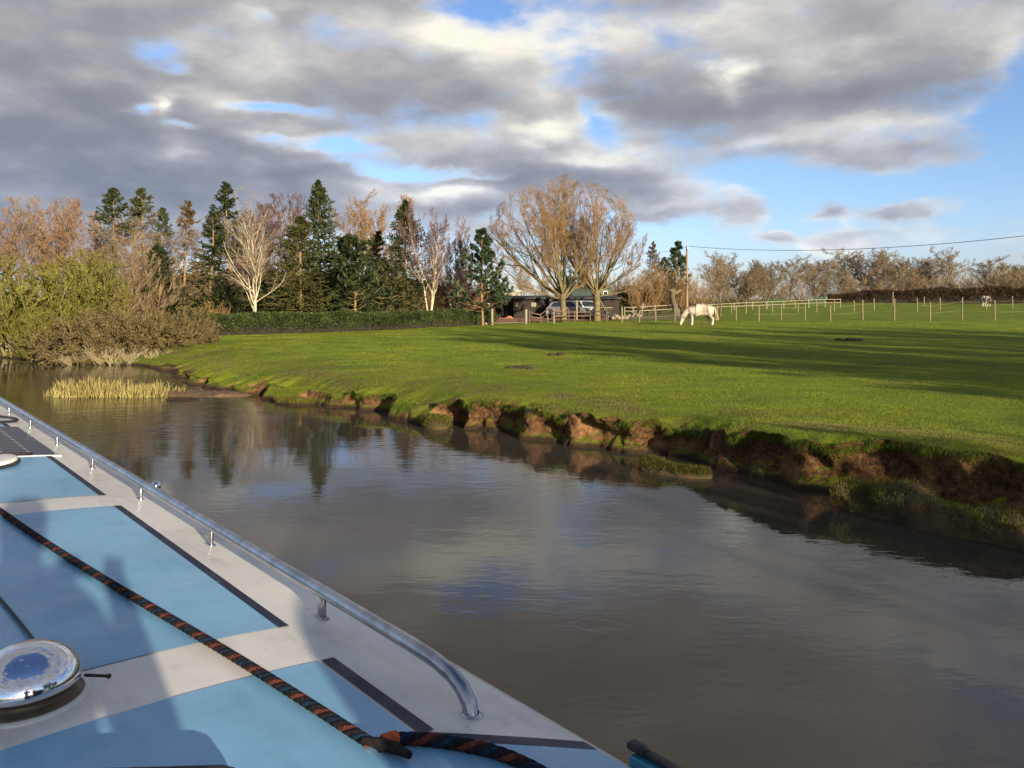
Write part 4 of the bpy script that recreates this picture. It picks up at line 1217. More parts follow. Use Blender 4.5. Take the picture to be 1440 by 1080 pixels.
put(SPR2, 10, "spruce_tree", 424, 45, 306, 2.0, 'olive spruce with drooping boughs close in front of the tallest spruce', 'tree', G1, wide=1.44)
put(SPR1, 10, "spruce_tree", 451, 49, 255, 0.4, 'tallest dark green spruce with a pointed top, left of the rounded pine', 'tree', G1, wide=.88)
put(PIN1, 10, "pine_tree", 500, 45, 329, 0.0, 'rounded bushy dark green pine in the middle of the tree row', 'tree', G1, wide=1.02)
put(WEEP, 11.1, "bare_tree", 487, 60, 266, 0.0, 'orange brown leafless tree showing above the left shoulder of the rounded pine', 'tree', G1, wide=1.0)
put(WEEP, 11.1, "bare_tree", 516, 62, 272, 2.4, 'orange leafless tree showing above the top of the rounded pine', 'tree', G1, wide=1.0)
put(PINKT, 11.1, "bare_tree", 545, 66, 272, 1.0, 'pale pinkish leafless tree far behind, left of the pointed spruce', 'tree', G1, wide=.95)
put(SPR3, 10, "spruce_tree", 533, 52, 325, 2.9, 'short dark spruce squeezed between the rounded pine and the pointed spruce', 'tree', G1, wide=1.38)
put(SPR1, 10, "spruce_tree", 567, 50, 282, 4.0, 'pointed spruce with dense green cone right of the rounded pine', 'tree', G1, wide=0.94)
put(BIRF, 10, "birch_tree", 604, 49, 305, 0.6, 'birch with forked white trunks and purple twigs right of the pointed spruce', 'tree', G1, wide=.8)
put(BIRF, 10, "birch_tree", 640, 53, 328, 2.7, 'smaller purple twigged birch touching the blue green pine', 'tree', G1, wide=.85)
put(REDB, 4, "shrub", 655, 57, 372, 0.4, 'dark red leaved shrub at the left foot of the blue green pine', 'shrub', G1, wide=.9)
put(REDB, 4, "shrub", 628, 60, 385, 2.0, 'dark red leaved shrub behind the trunks of the purple birches', 'shrub', G1)
put(PIN2, 10, "pine_tree", 679, 50, 320, 0.2, 'open conical blue green pine at the right end of the hedge', 'tree', G1, wide=.95)
for i, (px, Y, top, rz, lb) in enumerate([(310, 52, 395, .5, 'dark evergreen undergrowth left of the pale birch trunk'), (350, 50, 398, 1.7, 'dark evergreen undergrowth behind the pale birch trunk'), (392, 50, 400, 3.0, 'dark evergreen undergrowth right of the pale birch trunk'),
        (455, 56, 405, 4.0, 'dark evergreen undergrowth under the tallest spruce'), (530, 57, 408, 5.0, 'dark evergreen undergrowth between rounded pine and pointed spruce'), (270, 49, 400, 2.2, 'dark evergreen undergrowth under the brown spruces')]):
    put(EVER, 4, "shrub", px, Y, top, rz, lb, 'shrub', 'undergrowth below the tree row', dict(crown=TW_BROWN), wide=1.7)
for i, (px, Y, top, rz, lb) in enumerate([(585, 52, 405, .5, 'orange brown scrub right of the pointed spruce trunk'), (556, 50, 418, 1.5, 'low orange brown scrub under the pointed spruce'), (610, 56, 400, 2.5, 'brown scrub among the purple birch trunks'),
        (650, 56, 410, 3.5, 'brown scrub left of the blue green pine trunk'), (190, 42, 375, .6, 'pale brown thicket between the olive bush and the low dark spruce'), (172, 40, 350, 2.6, 'bronze thicket of dead boughs right above the olive bush'), (300, 42, 425, 4.4, 'orange scrub behind the hedge under the slim green spruce')]):
    put(SCRUB2 if i != 5 else SCRUB, 4, "shrub", px, Y, top, rz, lb, 'shrub', 'brown scrub below the tree row', wide=.85)

# ---- waterside bushes at the left
G2 = 'bushes growing at the water edge'
def putz(plant, Hm, name, px, Y, py_top, base, rz, label, group, wide=1.0):
    X = (px - 720) / F * Y
    k = (ztop(py_top, Y) - base) / Hm
    return plant.place(name, (X, Y, base), rz, (k * wide, k * wide, k), label, 'bush', group)
putz(OLIV, 4.2, "olive_bush", 48, 31.0, 350, .15, 0.2, 'large olive green willow bush at the left water edge', G2, .95)
putz(OLIV, 4.2, "olive_bush", 108, 32.5, 346, .35, 2.0, 'olive green willow bush rising behind the bramble mound', G2, .85)
putz(OLIV, 4.2, "olive_bush", -22, 32.5, 385, .25, 4.2, 'olive green bush cut off by the left picture border', G2, 1.1)
putz(OLIV, 4.2, "olive_bush", 66, 29.6, 425, .05, 5.2, 'low olive green bush hanging over the water in front', G2, 1.0)
putz(BRAM, 2.2, "bramble_bush", 205, 30.2, 428, .30, 0.0, 'rounded brown bramble mound at the left end of the hedge', G2, .95)
putz(BRAM, 2.2, "bramble_bush", 150, 29.0, 436, .10, 1.5, 'brown bramble mound between the olive bush and the rounded mound', G2, .9)
putz(BRAM, 2.2, "bramble_bush", 110, 28.4, 462, .05, 3.0, 'low straw coloured bramble at the water line below the olive bush', G2, .9)
putz(BRAM, 2.2, "bramble_bush", 245, 31.5, 440, .40, 4.0, 'small brown bramble at the field edge before the clipped hedge', G2, .8)
putz(SCRUB2, 4, "shrub", 5, 34.5, 440, .2, 1.0, 'orange dry scrub low behind the white waterside post', G2, .9)
for i, (px, Y, tp, lb) in enumerate([(120, 27.6, 488, 'pale dead grass tussock at the water line below the left bramble'), (165, 27.5, 486, 'pale dead grass tussock at the water line below the middle bramble'), (200, 27.9, 490, 'pale dead grass tussock where brambles meet the muddy bank')]):
    putz(STRAW, .8, "grass_tussock", px, Y, tp, .02, i * 1.3, lb, 'dead grass tussocks', 1.3)

# ---- clipped hedge
hp = [at_px(272, 473)[:2], at_px(330, 471)[:2], at_px(420, 468)[:2], at_px(520, 464.5)[:2], at_px(610, 460)[:2], at_px(689, 455.5)[:2]]
bp = [((px - 720) / F * Y, Y) for px, Y in ((225, 60), (330, 62), (450, 66), (560, 68), (690, 70))]
hedge("evergreen_belt", bp, [3.6, 3.8, 3.6, 3.0, 2.2], 2.4, LF_DARK, BARK, 50000, (.22, .13), 'dark overgrown evergreen belt far behind the trunks of the tree row', 43, .35)
HEDGE1 = hedge("hedge", hp, 1.05, 1.3, LF_HEDGE, BARK, 85000, (.075, .05), 'long clipped dark green hedge below the tree row', 41, .10)
# ---- dark field hedge far right
fp_ = [((px - 720) / F * Y, Y) for px, Y in ((1165, 118), (1240, 116), (1330, 114), (1400, 112), (1500, 109), (1600, 106))]
HEDGE2 = hedge("hedge", fp_, [1.2, 1.9, 2.3, 2.3, 2.4, 2.5], 2.0, LF_BHEDGE, BARK, 60000, (.16, .10), 'dark brown field hedge across the far right of the pasture', 42, .2)

# ---- right hand tree line
G3 = 'leafless hedgerow trees on the far right'
rt = [(1008, 104, 356, HEDT, 1.0, TW_BROWN, 'brown leafless tree just right of the utility pole'), (1046, 100, 372, HEDT2, .9, TW_BROWN, 'low brown leafless tree between the pole and the dark trunk'),
      (1076, 110, 362, HEDT2, .9, TW_BROWN, 'rusty leafless tree right of the dark trunked tree'), (1112, 122, 360, HEDT, .9, None, 'grey leafless tree over the green metal gate'), (1148, 126, 362, HEDT2, 1.0, None, 'grey leafless tree over the left end of the dark hedge'),
      (1196, 126, 350, HEDT, 1.05, None, 'tall broad grey leafless tree, first above the dark hedge'), (1232, 124, 347, HEDT2, 1.05, None, 'tallest grey leafless tree in the middle of the far hedge line'), (1276, 126, 358, HEDT2, 1.0, TW_BROWN, 'brownish leafless tree right of the tallest grey tree'),
      (1300, 128, 364, HEDT, .9, None, 'thin grey leafless tree in the dip of the far hedge line'), (1341, 124, 349, HEDT, .95, None, 'round crowned grey leafless tree standing clear of its neighbours'), (1390, 134, 362, HEDT, 1.1, TW_BROWN, 'brown dome shaped leafless tree above the far horse'),
      (1438, 130, 366, HEDT2, 1.2, TW_BROWN, 'brown leafless tree at the right border of the picture'), (1480, 128, 360, HEDT, 1.2, TW_BROWN, 'brown leafless tree just beyond the right border')]
for i, (px, Y, top, pl, w, tw, lb) in enumerate(rt):
    put(pl, 10.0, "hedgerow_tree", px, Y, top, i * 1.7, lb, 'tree', G3, dict(crown=tw) if tw else None, wide=w * 1.9)
put(HEDT, 8, "hedgerow_tree", 1013, 70, 372, 2.2, 'leafless tree with a dark trunk just right of the grazing horse', 'tree', G3, dict(crown=TW_GREY), wide=.95)
sc = [(985, 92, 388, 'brown thicket behind the head of the grazing horse'), (1040, 108, 388, 'brown thicket left of the green gate'), (1090, 118, 392, 'brown thicket behind the green gate'), (1135, 122, 390, 'brown thicket at the left end of the dark hedge'),
      (1180, 122, 385, 'golden brown thicket above the dark hedge, first from its left end'), (1222, 122, 382, 'golden brown thicket under the tallest grey tree'), (1262, 122, 374, 'golden brown thicket between the tallest and the round crowned tree'), (1305, 121, 386, 'low golden thicket left of the round crowned tree'),
      (1345, 120, 388, 'low brown thicket under the round crowned tree'), (1378, 119, 372, 'tall brown thicket left above the far horse'), (1412, 118, 376, 'brown thicket right above the far horse'), (1450, 117, 372, 'brown thicket at the right picture border'), (1490, 116, 370, 'brown thicket beyond the right picture border')]
for i, (px, Y, top, lb) in enumerate(sc):
    put(SCRUB if i % 3 else SCRUB2, 4.4, "thicket", px, Y, top + 4, i * 2.1, lb, 'thicket', 'brown thickets along the far hedge line', dict(crown=TW_GREY) if i % 2 else dict(crown=TW_BROWN), wide=1.6)

# ---- trees and shrubs between the willows and the utility pole
G4 = 'garden trees behind the stable yard'
put(SPB1, 10, "conifer_tree", 916, 84, 340, 0.5, 'brown topped conifer left of the blue green cedar', 'tree', G4, dict(crown=LF_BRONZE), wide=.9)
put(PIN2, 10, "cedar_tree", 948, 88, 338, 1.5, 'blue green cedar with layered top beside the utility pole', 'tree', G4, wide=.8)
put(SPR2, 10, "conifer_tree", 932, 80, 362, 2.5, 'olive conifer in front of the blue green cedar', 'tree', G4, wide=1.3)
put(EVER, 4, "shrub", 823, 92, 376, .3, 'dark evergreen mass seen between the two willows', 'shrub', G4, dict(crown=TW_BROWN), wide=.9)
put(SCRUB2, 4, "shrub", 868, 88, 384, 1.0, 'orange brown shrub right of the pale willow trunk', 'shrub', G4, wide=.95)
put(EVER, 4, "shrub", 888, 82, 396, 2.0, 'dark green shrub beside the cream cottage', 'shrub', G4, wide=.8)
put(SCRUB2, 4, "shrub", 905, 74, 388, 3.0, 'orange scrub left of the pollard stump', 'shrub', G4, wide=.9)
put(SCRUB2, 4, "shrub", 935, 76, 378, 4.0, 'orange scrub behind the pollard stump', 'shrub', G4, wide=.9)
put(SCRUB2, 4, "shrub", 968, 78, 384, 5.0, 'orange scrub around the foot of the utility pole', 'shrub', G4, wide=.9)
put(EVER, 4, "shrub", 920, 84, 410, .7, 'low green garden shrub left of the pollard stump', 'shrub', G4, wide=.9)
put(PINKT, 11.1, "bare_tree", 735, 105, 372, .4, 'thin distant leafless tree above the cream roof building', 'tree', G4, dict(crown=TW_GREY), wide=1.0)
put(PINKT, 11.1, "bare_tree", 765, 110, 386, 1.4, 'thin distant leafless tree above the middle of the stable roof', 'tree', G4, dict(crown=TW_GREY), wide=1.2)
# distant wood beyond the pasture
for i, (px, Y, top, lb) in enumerate([(690, 190, 408, 'far off brown wood patch left of the stable'), (760, 200, 410, 'far off brown wood patch above the stable'), (880, 190, 405, 'far off brown wood patch behind the cottage')]):
    put(SCRUB, 4, "thicket", px, Y, top, i, lb, 'thicket', 'far off wood', dict(crown=TW_GREY), wide=1.6)

# ---- off to the right, behind the frame: the trees whose long shadows fall across the pasture
for i, (X, Y, H, pl, Hm, w, lb) in enumerate([(24.0, -9.0, 11.5, SPB3, 10, 1.1, 'ragged spruce on the right bank, nearest the canal'), (28.5, -7.5, 11.5, HEDT2, 8, 1.2, 'leafless many stemmed tree on the right bank beside the ragged spruce'), (33.0, -5.5, 10.0, SPR2, 10, 1.0, 'olive spruce on the right bank, furthest from the canal'),
        (37.0, -3.0, 10.5, HEDT, 8, 1.3, 'leafless tree on the right bank, next to the spruces'), (42.0, 0.5, 10.5, HEDT2, 8, 1.3, 'leafless tree with several stems on the right bank'), (47.0, 3.0, 10, HEDT, 8, 1.3, 'leafless tree furthest along the right bank'), (15.9, -9.0, 5.0, EVER, 4, .9, 'unseen low evergreen bush added by the canal to shade the brink'), (18.4, -12.0, 5.8, EVER, 4, .9, 'unseen tall evergreen bush added by the canal to shade the brink'), (9.3, 2.4, 1.3, EVER, 4, .9, 'unseen lower leafy bush added on the brink to shade the bank face'), (11.2, .0, 1.8, EVER, 4, .9, 'unseen higher leafy bush added on the brink to shade the bank face')]):  # bushes are added out of view to shade the brink and bank face
    k = H / Hm
    pl.place("bank_tree" if Hm > 4 else "shade_bush", (X, Y, float(gh(X, Y)) - .05), i * 1.1, (k * w, k * w, k), lb, 'tree' if Hm > 4 else 'bush', 'trees on the right bank outside the view')

# ---- reeds on the mud bar
M_REED = leafy("dry_reeds", (0.34, 0.27, 0.075), (0.62, 0.52, 0.20), trans=.3, tone=.25)
def reeds(px0, px1, pyb, n, H, seed):
    rng = np.random.default_rng(seed)
    Y = CAMZ * F / (pyb - HY)
    px = rng.uniform(px0, px1, n)
    YY = Y + np.abs(rng.normal(0, .55, n)) * (1 - .4 * rng.random(n))
    X = (px - 720) / F * YY
    hh = H * rng.uniform(.35, 1.15, n) * (.75 + .5 * vnoise(px * .09, YY * 2, seed=seed, octs=3)) * np.clip(np.interp(px, [px0, px0 + 25, px1 - 20, px1], [.45, 1, .8, .5]), 0, 1)
    P0 = np.stack([X, YY, np.full(n, -.03)], 1)
    D0 = np.stack([rng.normal(0, .22, n), rng.normal(0, .22, n), np.ones(n)], 1)
    p, r = grow(rng, P0, D0, hh, np.full(n, .010), 3, .12, -.02, .35)
    v, f = tubes(p, r, 3)
    return v, f, np.repeat(rng.random(n), 12)
g = Geo()
for a in [(72, 235, 559.5, 750, .56, 1), (180, 262, 553, 160, .34, 2), (62, 88, 558, 30, .5, 3)]:
    v, f, tn = reeds(*a); g.add(v, f, 0, tn)
tag(g.obj("reeds", M_REED), 'clump of dry straw yellow reeds standing in the shallow water', 'reeds', kind='stuff')
# mud bar with drift litter
def mound(name, pts_px, hgt_, mat, label, seed, rough=.06, n=(60, 26), kind='structure', tone=.5, inl_=.6):
    """low ridge following waterline pixels; pts: (px, py, half width m)"""
    P = np.array([((x - 720) / F * CAMZ * F / (y - HY), CAMZ * F / (y - HY), w) for x, y, w in pts_px])
    q = catmull(P, 24)
    c = q[:, :2]; w = q[:, 2]
    t = nrm(np.gradient(c, axis=0)); nn = np.stack([t[:, 1], -t[:, 0]], 1)
    m_ = n[1]
    a = np.linspace(0, math.pi, m_)
    L = len(c)
    endf = np.sqrt(np.clip(1 - np.linspace(-1, 1, L) ** 6, 0, 1))[:, None]
    off = (np.cos(a)[None] * w[:, None] * endf)
    zz = np.sin(a)[None] ** .7 * hgt_ * endf - .05
    xy = c[:, None] + nn[:, None] * (w[:, None, None] * inl_ + off[..., None])
    x, y = xy[..., 0], xy[..., 1]
    dn = vnoise(x * 2.2, y * 2.2, zz * 3, seed=seed, octs=4)
    zz = zz + dn * rough * (np.sin(a)[None]) + .45 * rough * vnoise(x * 9, y * 9, zz * 9, seed=seed + 1, octs=3)
    x = x + rough * .8 * vnoise(x * 4 + 9, y * 4, zz * 5, seed=seed + 2, octs=3); y = y + rough * .8 * vnoise(x * 4, y * 4 + 5, zz * 5, seed=seed + 3, octs=3)
    v = np.stack([x, y, zz], -1)
    i, j = np.meshgrid(np.arange(L - 1), np.arange(m_ - 1), indexing='ij')
    f = np.stack([i * m_ + j, i * m_ + j + 1, (i + 1) * m_ + j + 1, (i + 1) * m_ + j], -1).reshape(-1, 4)[:, ::-1]
    g = Geo(); g.add(v.reshape(-1, 3), f[:, ::-1], 0, tone)
    o = g.obj(name, mat)
    tag(o, label, 'bank', kind=kind)
    return v
M_LEDGE = mottled("mossy_earth", (0.050, 0.045, 0.014), (0.085, 0.050, 0.026), 5, .95, bump=.8, bscale=22)
M_MUD = mottled("leaf_litter_mud", (0.11, 0.065, 0.035), (0.20, 0.12, 0.06), 6, .9, bump=.8, bscale=24, c3=(0.055, 0.05, 0.02), s3=2.5)
mound("mud_bar", [(205, 548, .2), (240, 549, .5), (290, 551, .65), (335, 553, .5), (362, 556, .3)], .10, M_MUD, 'low mud bar strewn with brown leaf litter beside the reeds', 51, .05)
mound("mud_spit", [(232, 562, .1), (255, 561, .22), (285, 561.5, .16)], .10, M_GRASS, 'small mossy spit of mud just off the mud bar', 52, .03, tone=.1)
LUMPS = []
LUMPS.append(mound("slumped_turf", [(1178, 716, .10), (1215, 716, .22), (1260, 722, .32), (1330, 742, .26), (1400, 755, .28), (1450, 775, .2)], .34, M_LEDGE, 'long slumped turf ledge at the water line on the right', 53, .15, tone=.3, inl_=.05))
LUMPS.append(mound("slumped_turf", [(906, 652, .10), (935, 659, .22), (975, 667, .18), (1000, 668, .12)], .13, M_LEDGE, 'flat slumped earth ledge under the widest undercut bay', 54, .05, tone=.8))
LUMPS.append(mound("slumped_turf", [(604, 596, .10), (618, 600, .20), (632, 600, .12)], .24, M_LEDGE, 'small round turf clod at the water line', 55, .05, tone=.1))
LUMPS.append(mound("slumped_turf", [(395, 560, .15), (420, 566, .3), (450, 568, .2)], .14, M_GRASS, 'low green turf apron at the foot of the middle bank', 56, .05, tone=.1))
# ================================================================== YARD, BUILDINGS, FENCES, ANIMALS
M_YARD = mottled("trampled_earth", (0.22, 0.105, 0.055), (0.34, 0.18, 0.09), .8, .95, bump=.6, bscale=6, c3=(0.13, 0.085, 0.05), s3=.6)
M_BLACKWOOD = mottled("black_stained_boards", (0.022, 0.017, 0.014), (0.050, 0.036, 0.027), 5, .8, aniso=(.4, .4, 6), bump=.5, bscale=8)
M_FELT = mottled("roofing_felt", (0.045, 0.040, 0.036), (0.075, 0.068, 0.06), 4, .85, bump=.3)
M_CREAMWALL = mottled("cream_render", (0.62, 0.52, 0.36), (0.52, 0.43, 0.30), 1.5, .85)
M_GREENWALL = mottled("green_boards", (0.10, 0.16, 0.085), (0.16, 0.22, 0.11), 2, .7)
M_DKGREEN = mottled("dark_green_tin", (0.022, 0.040, 0.034), (0.035, 0.055, 0.045), 2, .5)
M_PALEWOOD = mottled("weathered_pale_wood", (0.34, 0.275, 0.18), (0.20, 0.16, 0.11), 5, .85, aniso=(6, 6, .8), bump=.4, bscale=14)
M_POST = mottled("fence_post_wood", (0.27, 0.215, 0.12), (0.15, 0.12, 0.07), 7, .85, aniso=(5, 5, .6), bump=.4, bscale=14)
M_OLDPOST = mottled("old_dark_post_wood", (0.15, 0.115, 0.075), (0.08, 0.06, 0.045), 7, .9, aniso=(5, 5, .6), bump=.4, bscale=14)
M_RUSTRAIL = mottled("brown_rail_wood", (0.19, 0.125, 0.085), (0.10, 0.065, 0.048), 5, .85, aniso=(.8, 5, 5), bump=.4)
M_GLASS_DK = mottled("dark_window_glass", (0.02, 0.024, 0.028), (0.03, 0.034, 0.038), 3, .08, spec=.5)
M_CARW = mottled("white_car_paint", (0.66, 0.66, 0.66), (0.58, 0.58, 0.58), 3, .2, spec=.5)
M_CARS = mottled("silver_car_paint", (0.42, 0.44, 0.46), (0.36, 0.38, 0.40), 3, .25, metallic=.5, spec=.5)
M_LAMP = mottled("red_lens", (0.35, 0.02, 0.015), (0.28, 0.015, 0.01), 3, .2)
M_WIRE = mottled("dark_cable", (0.03, 0.03, 0.032), (0.045, 0.045, 0.045), 3, .6)
M_TAPE = mottled("pale_fence_tape", (0.36, 0.38, 0.22), (0.28, 0.30, 0.18), 3, .7)
M_GATE = mottled("green_gate_paint", (0.045, 0.16, 0.065), (0.03, 0.11, 0.05), 4, .5)
M_BRICK = mottled("orange_rubble", (0.52, 0.20, 0.10), (0.34, 0.13, 0.07), 9, .9, bump=.5)
M_STONE = mottled("pale_stone", (0.40, 0.34, 0.25), (0.30, 0.26, 0.19), 9, .9, bump=.5)

# bare earth yard, lying on the pasture
def patch(name, quad, mat, label, lift=.03, n=(40, 18), seed=1):
    u, v = np.meshgrid(np.linspace(0, 1, n[0]), np.linspace(0, 1, n[1]), indexing='ij')
    q = np.array(quad, float)
    xy = ((1 - u) * (1 - v))[..., None] * q[0] + (u * (1 - v))[..., None] * q[1] + (u * v)[..., None] * q[2] + ((1 - u) * v)[..., None] * q[3]
    edge = np.minimum(np.minimum(u, 1 - u) * 8, np.minimum(v, 1 - v) * 4).clip(0, 1)
    xy = xy + .3 * np.stack([vnoise(xy[..., 0], xy[..., 1], seed=seed), vnoise(xy[..., 0] + 50, xy[..., 1], seed=seed)], -1)
    z = gh(xy[..., 0], xy[..., 1]) + lift * edge * 2.2 - .02 + .02 * vnoise(xy[..., 0] * 2, xy[..., 1] * 2, seed=seed + 2) * edge + .045
    i, j = np.meshgrid(np.arange(n[0] - 1), np.arange(n[1] - 1), indexing='ij')
    f = np.stack([i * n[1] + j, (i + 1) * n[1] + j, (i + 1) * n[1] + j + 1, i * n[1] + j + 1], -1).reshape(-1, 4)
    g = Geo(); g.add(np.dstack([xy, z]).reshape(-1, 3), f)
    tag(g.obj(name, mat), label, 'yard', kind='structure')
patch("yard", [at_px(688, 453.5)[:2], at_px(850, 451)[:2], (9.5, 66.0), (-2.2, 66.0)], M_YARD, 'reddish trampled earth yard in front of the black stable')
patch("yard", [at_px(872, 451)[:2], at_px(960, 450)[:2], (17.0, 74.0), (10.5, 74.0)], mottled("muddy_paddock", (0.16, 0.12, 0.05), (0.12, 0.12, 0.03), 1.0, .95, bump=.5, bscale=6), 'brown muddy paddock right of the stable yard', lift=.02, seed=4)

# ---- black stable
SY = 66.0
gz = float(gh(3, SY))
def X_(px, Y): return (px - 720) / F * Y
st_ = empty("stable", (X_(780, SY), SY, gz)); tag(st_, 'long low black boarded stable with an open porch at its left end', 'stable')
ox = st_.location.x
x0, x1 = X_(690, SY) - ox, X_(871, SY) - ox
Hs = ztop(418.5, SY) - gz
g = Geo()
nb_ = 90
for i in range(nb_):         # upright boards
    xa = x0 + 2.1 + (x1 - x0 - 2.1) * i / nb_
    g.box((xa + (x1 - x0 - 2.1) / nb_ / 2, .0 + .008 * (i % 2), Hs / 2), ((x1 - x0 - 2.1) / nb_ - .004, .05, Hs))
g.box(((x0 + x1) / 2, 3.4, Hs / 2), (x1 - x0, .06, Hs)); g.box((x0 + .03, 2.3, Hs / 2), (.06, 2.14, Hs)); g.box((x1 - .03, 1.7, Hs / 2), (.06, 3.3, Hs)); g.box((x0 + 1.05, 1.2, Hs / 2), (2.04, .06, Hs)); g.box((x0 + 2.07, .62, Hs / 2), (.05, 1.1, Hs - .02))
g.obj("wall", M_BLACKWOOD, st_, smooth=False)
g = Geo().box(((x0 + x1) / 2, 1.6, Hs + .06), (x1 - x0 + .3, 3.9, .07), M=Matrix.Rotation(R(2.5), 4, 'X')).box(((x0 + x1) / 2, -.32, Hs - .06), (x1 - x0 + .3, .03, .13)); g.obj("roof", M_FELT, st_, smooth=False)
def sx(px): return X_(px, SY) - ox
def sz(py): return ztop(py, SY) - gz
for px in (692, 705.5, 723.5):
    Geo().box((sx(px), -.30 if px != 723.5 else -.22, Hs / 2 - .08), (.11, .11, Hs - .16)).obj("porch_post", M_BLACKWOOD, st_, smooth=False)
Geo().box((sx(707), -.30, sz(424)), (2.2, .10, .14)).obj("porch_beam", M_BLACKWOOD, st_, smooth=False)
for pa, pb in ((680, 689), (723, 729), (746.5, 754)):
    Geo().box((sx((pa + pb) / 2), -.11, sz(428.5)), ((pb - pa) / F * SY, .05, 6 / F * SY), bev=.01).obj("shutter_panel", M_PALEWOOD if pa != 680 else M_CREAMWALL, st_)
fr = Geo().box((sx(760), -.065, sz(428.5)), (.62, .06, .66)).obj("stable_door", M_BLACKWOOD, st_, smooth=False)
Geo().box((sx(760), -.105, sz(428)), (.50, .02, .50)).obj("dark_opening_panel", M_GLASS_DK, fr, smooth=False)  # solid dark panel stands in for the shade inside the doorway
Geo().box((sx(760), -.075, sz(440)), (.66, .06, .75)).obj("stable_door", M_BLACKWOOD, st_, smooth=False)
Geo().box((sx(774), -.1, sz(421.5)), (.14, .10, .10), bev=.02).obj("wall_lamp", M_WHITE, st_)
Geo().box((sx(800), -.105, sz(427)), (.45, .02, .5)).obj("dark_opening_panel", M_GLASS_DK, st_, smooth=False)  # another dark panel for the shade inside an opening

def hut(name, pxa, pxb, Y, py_roof, depth, wall_m, roof_m, label, cat, over=.15, gable=0.0, win=()):
    gz_ = float(gh(X_(pxa, Y), Y)); xa, xb = X_(pxa, Y), X_(pxb, Y); xm = (xa + xb) / 2
    e = empty(name, (xm, Y, gz_)); tag(e, label, cat)
    h = ztop(py_roof, Y) - gz_; w = xb - xa
    hw = h - .12 - gable
    g = Geo().box((0, depth / 2, hw / 2), (w, depth, hw))
    if gable: 
        v = [[-w / 2, .0, hw], [-w / 2, depth, hw], [-w / 2, depth / 2, hw + gable], [w / 2, 0, hw], [w / 2, depth, hw], [w / 2, depth / 2, hw + gable]]
        g.add(v, np.array([[0, 2, 1], [3, 4, 5]]))
    g.obj("wall", wall_m, e, smooth=False)
    g = Geo()
    if gable:
        L = math.hypot(depth / 2 + over, gable * (1 + 2 * over / depth)); a = math.atan2(gable, depth / 2)
        for sg in (1, -1):
            g.box((0, depth / 2 - sg * (depth / 4 + over / 2), hw + gable / 2 + .05), (w + 2 * over, L, .08), M=Matrix.Rotation(sg * a, 4, 'X'))
    else:
        g.box((0, depth / 2, hw + .06), (w + 2 * over, depth + 2 * over, .12), bev=.02)
    g.obj("roof", roof_m, e, smooth=False)
    for (pa, pb, ya, yb) in win:
        f_ = Geo().box((X_((pa + pb) / 2, Y) - xm, -.03, (ztop(ya, Y) + ztop(yb, Y)) / 2 - gz_), ((pb - pa) / F * Y, .06, (yb - ya) / F * Y), bev=.01).obj("window", M_WHITE, e)
        Geo().box((X_((pa + pb) / 2, Y) - xm, -.066, (ztop(ya, Y) + ztop(yb, Y)) / 2 - gz_), ((pb - pa) / F * Y - .16, .012, (yb - ya) / F * Y - .16)).obj("pane", M_GLASS_DK, f_, smooth=False)
    return e
hut("mobile_home", 698, 731, 76, 408.5, 3.0, M_CREAMWALL, M_WHITE, 'cream flat roofed mobile home showing above the left end of the stable roof', 'mobile home', .2, 0, [(704, 711, 412, 417.5)])
hut("shed", 805, 832, 74, 406, 3.0, M_DKGREEN, M_DKGREEN, 'dark green tin shed between the two willow trunks', 'shed', .1)
hut("shed", 845, 859, 76, 404, 2.5, M_GREENWALL, M_FELT, 'light green wooden shed with a window right of the pale willow trunk', 'shed', .12, 0, [(848, 855, 409, 416)])
hut("cottage", 884, 914, 92, 402, 5.0, M_CREAMWALL, mottled("clay_roof", (.26, .15, .09), (.20, .12, .08), 3, .9), 'cream walled cottage half hidden by shrubs behind the paddock', 'cottage', .25, 1.4, [(890, 895, 416, 423)])

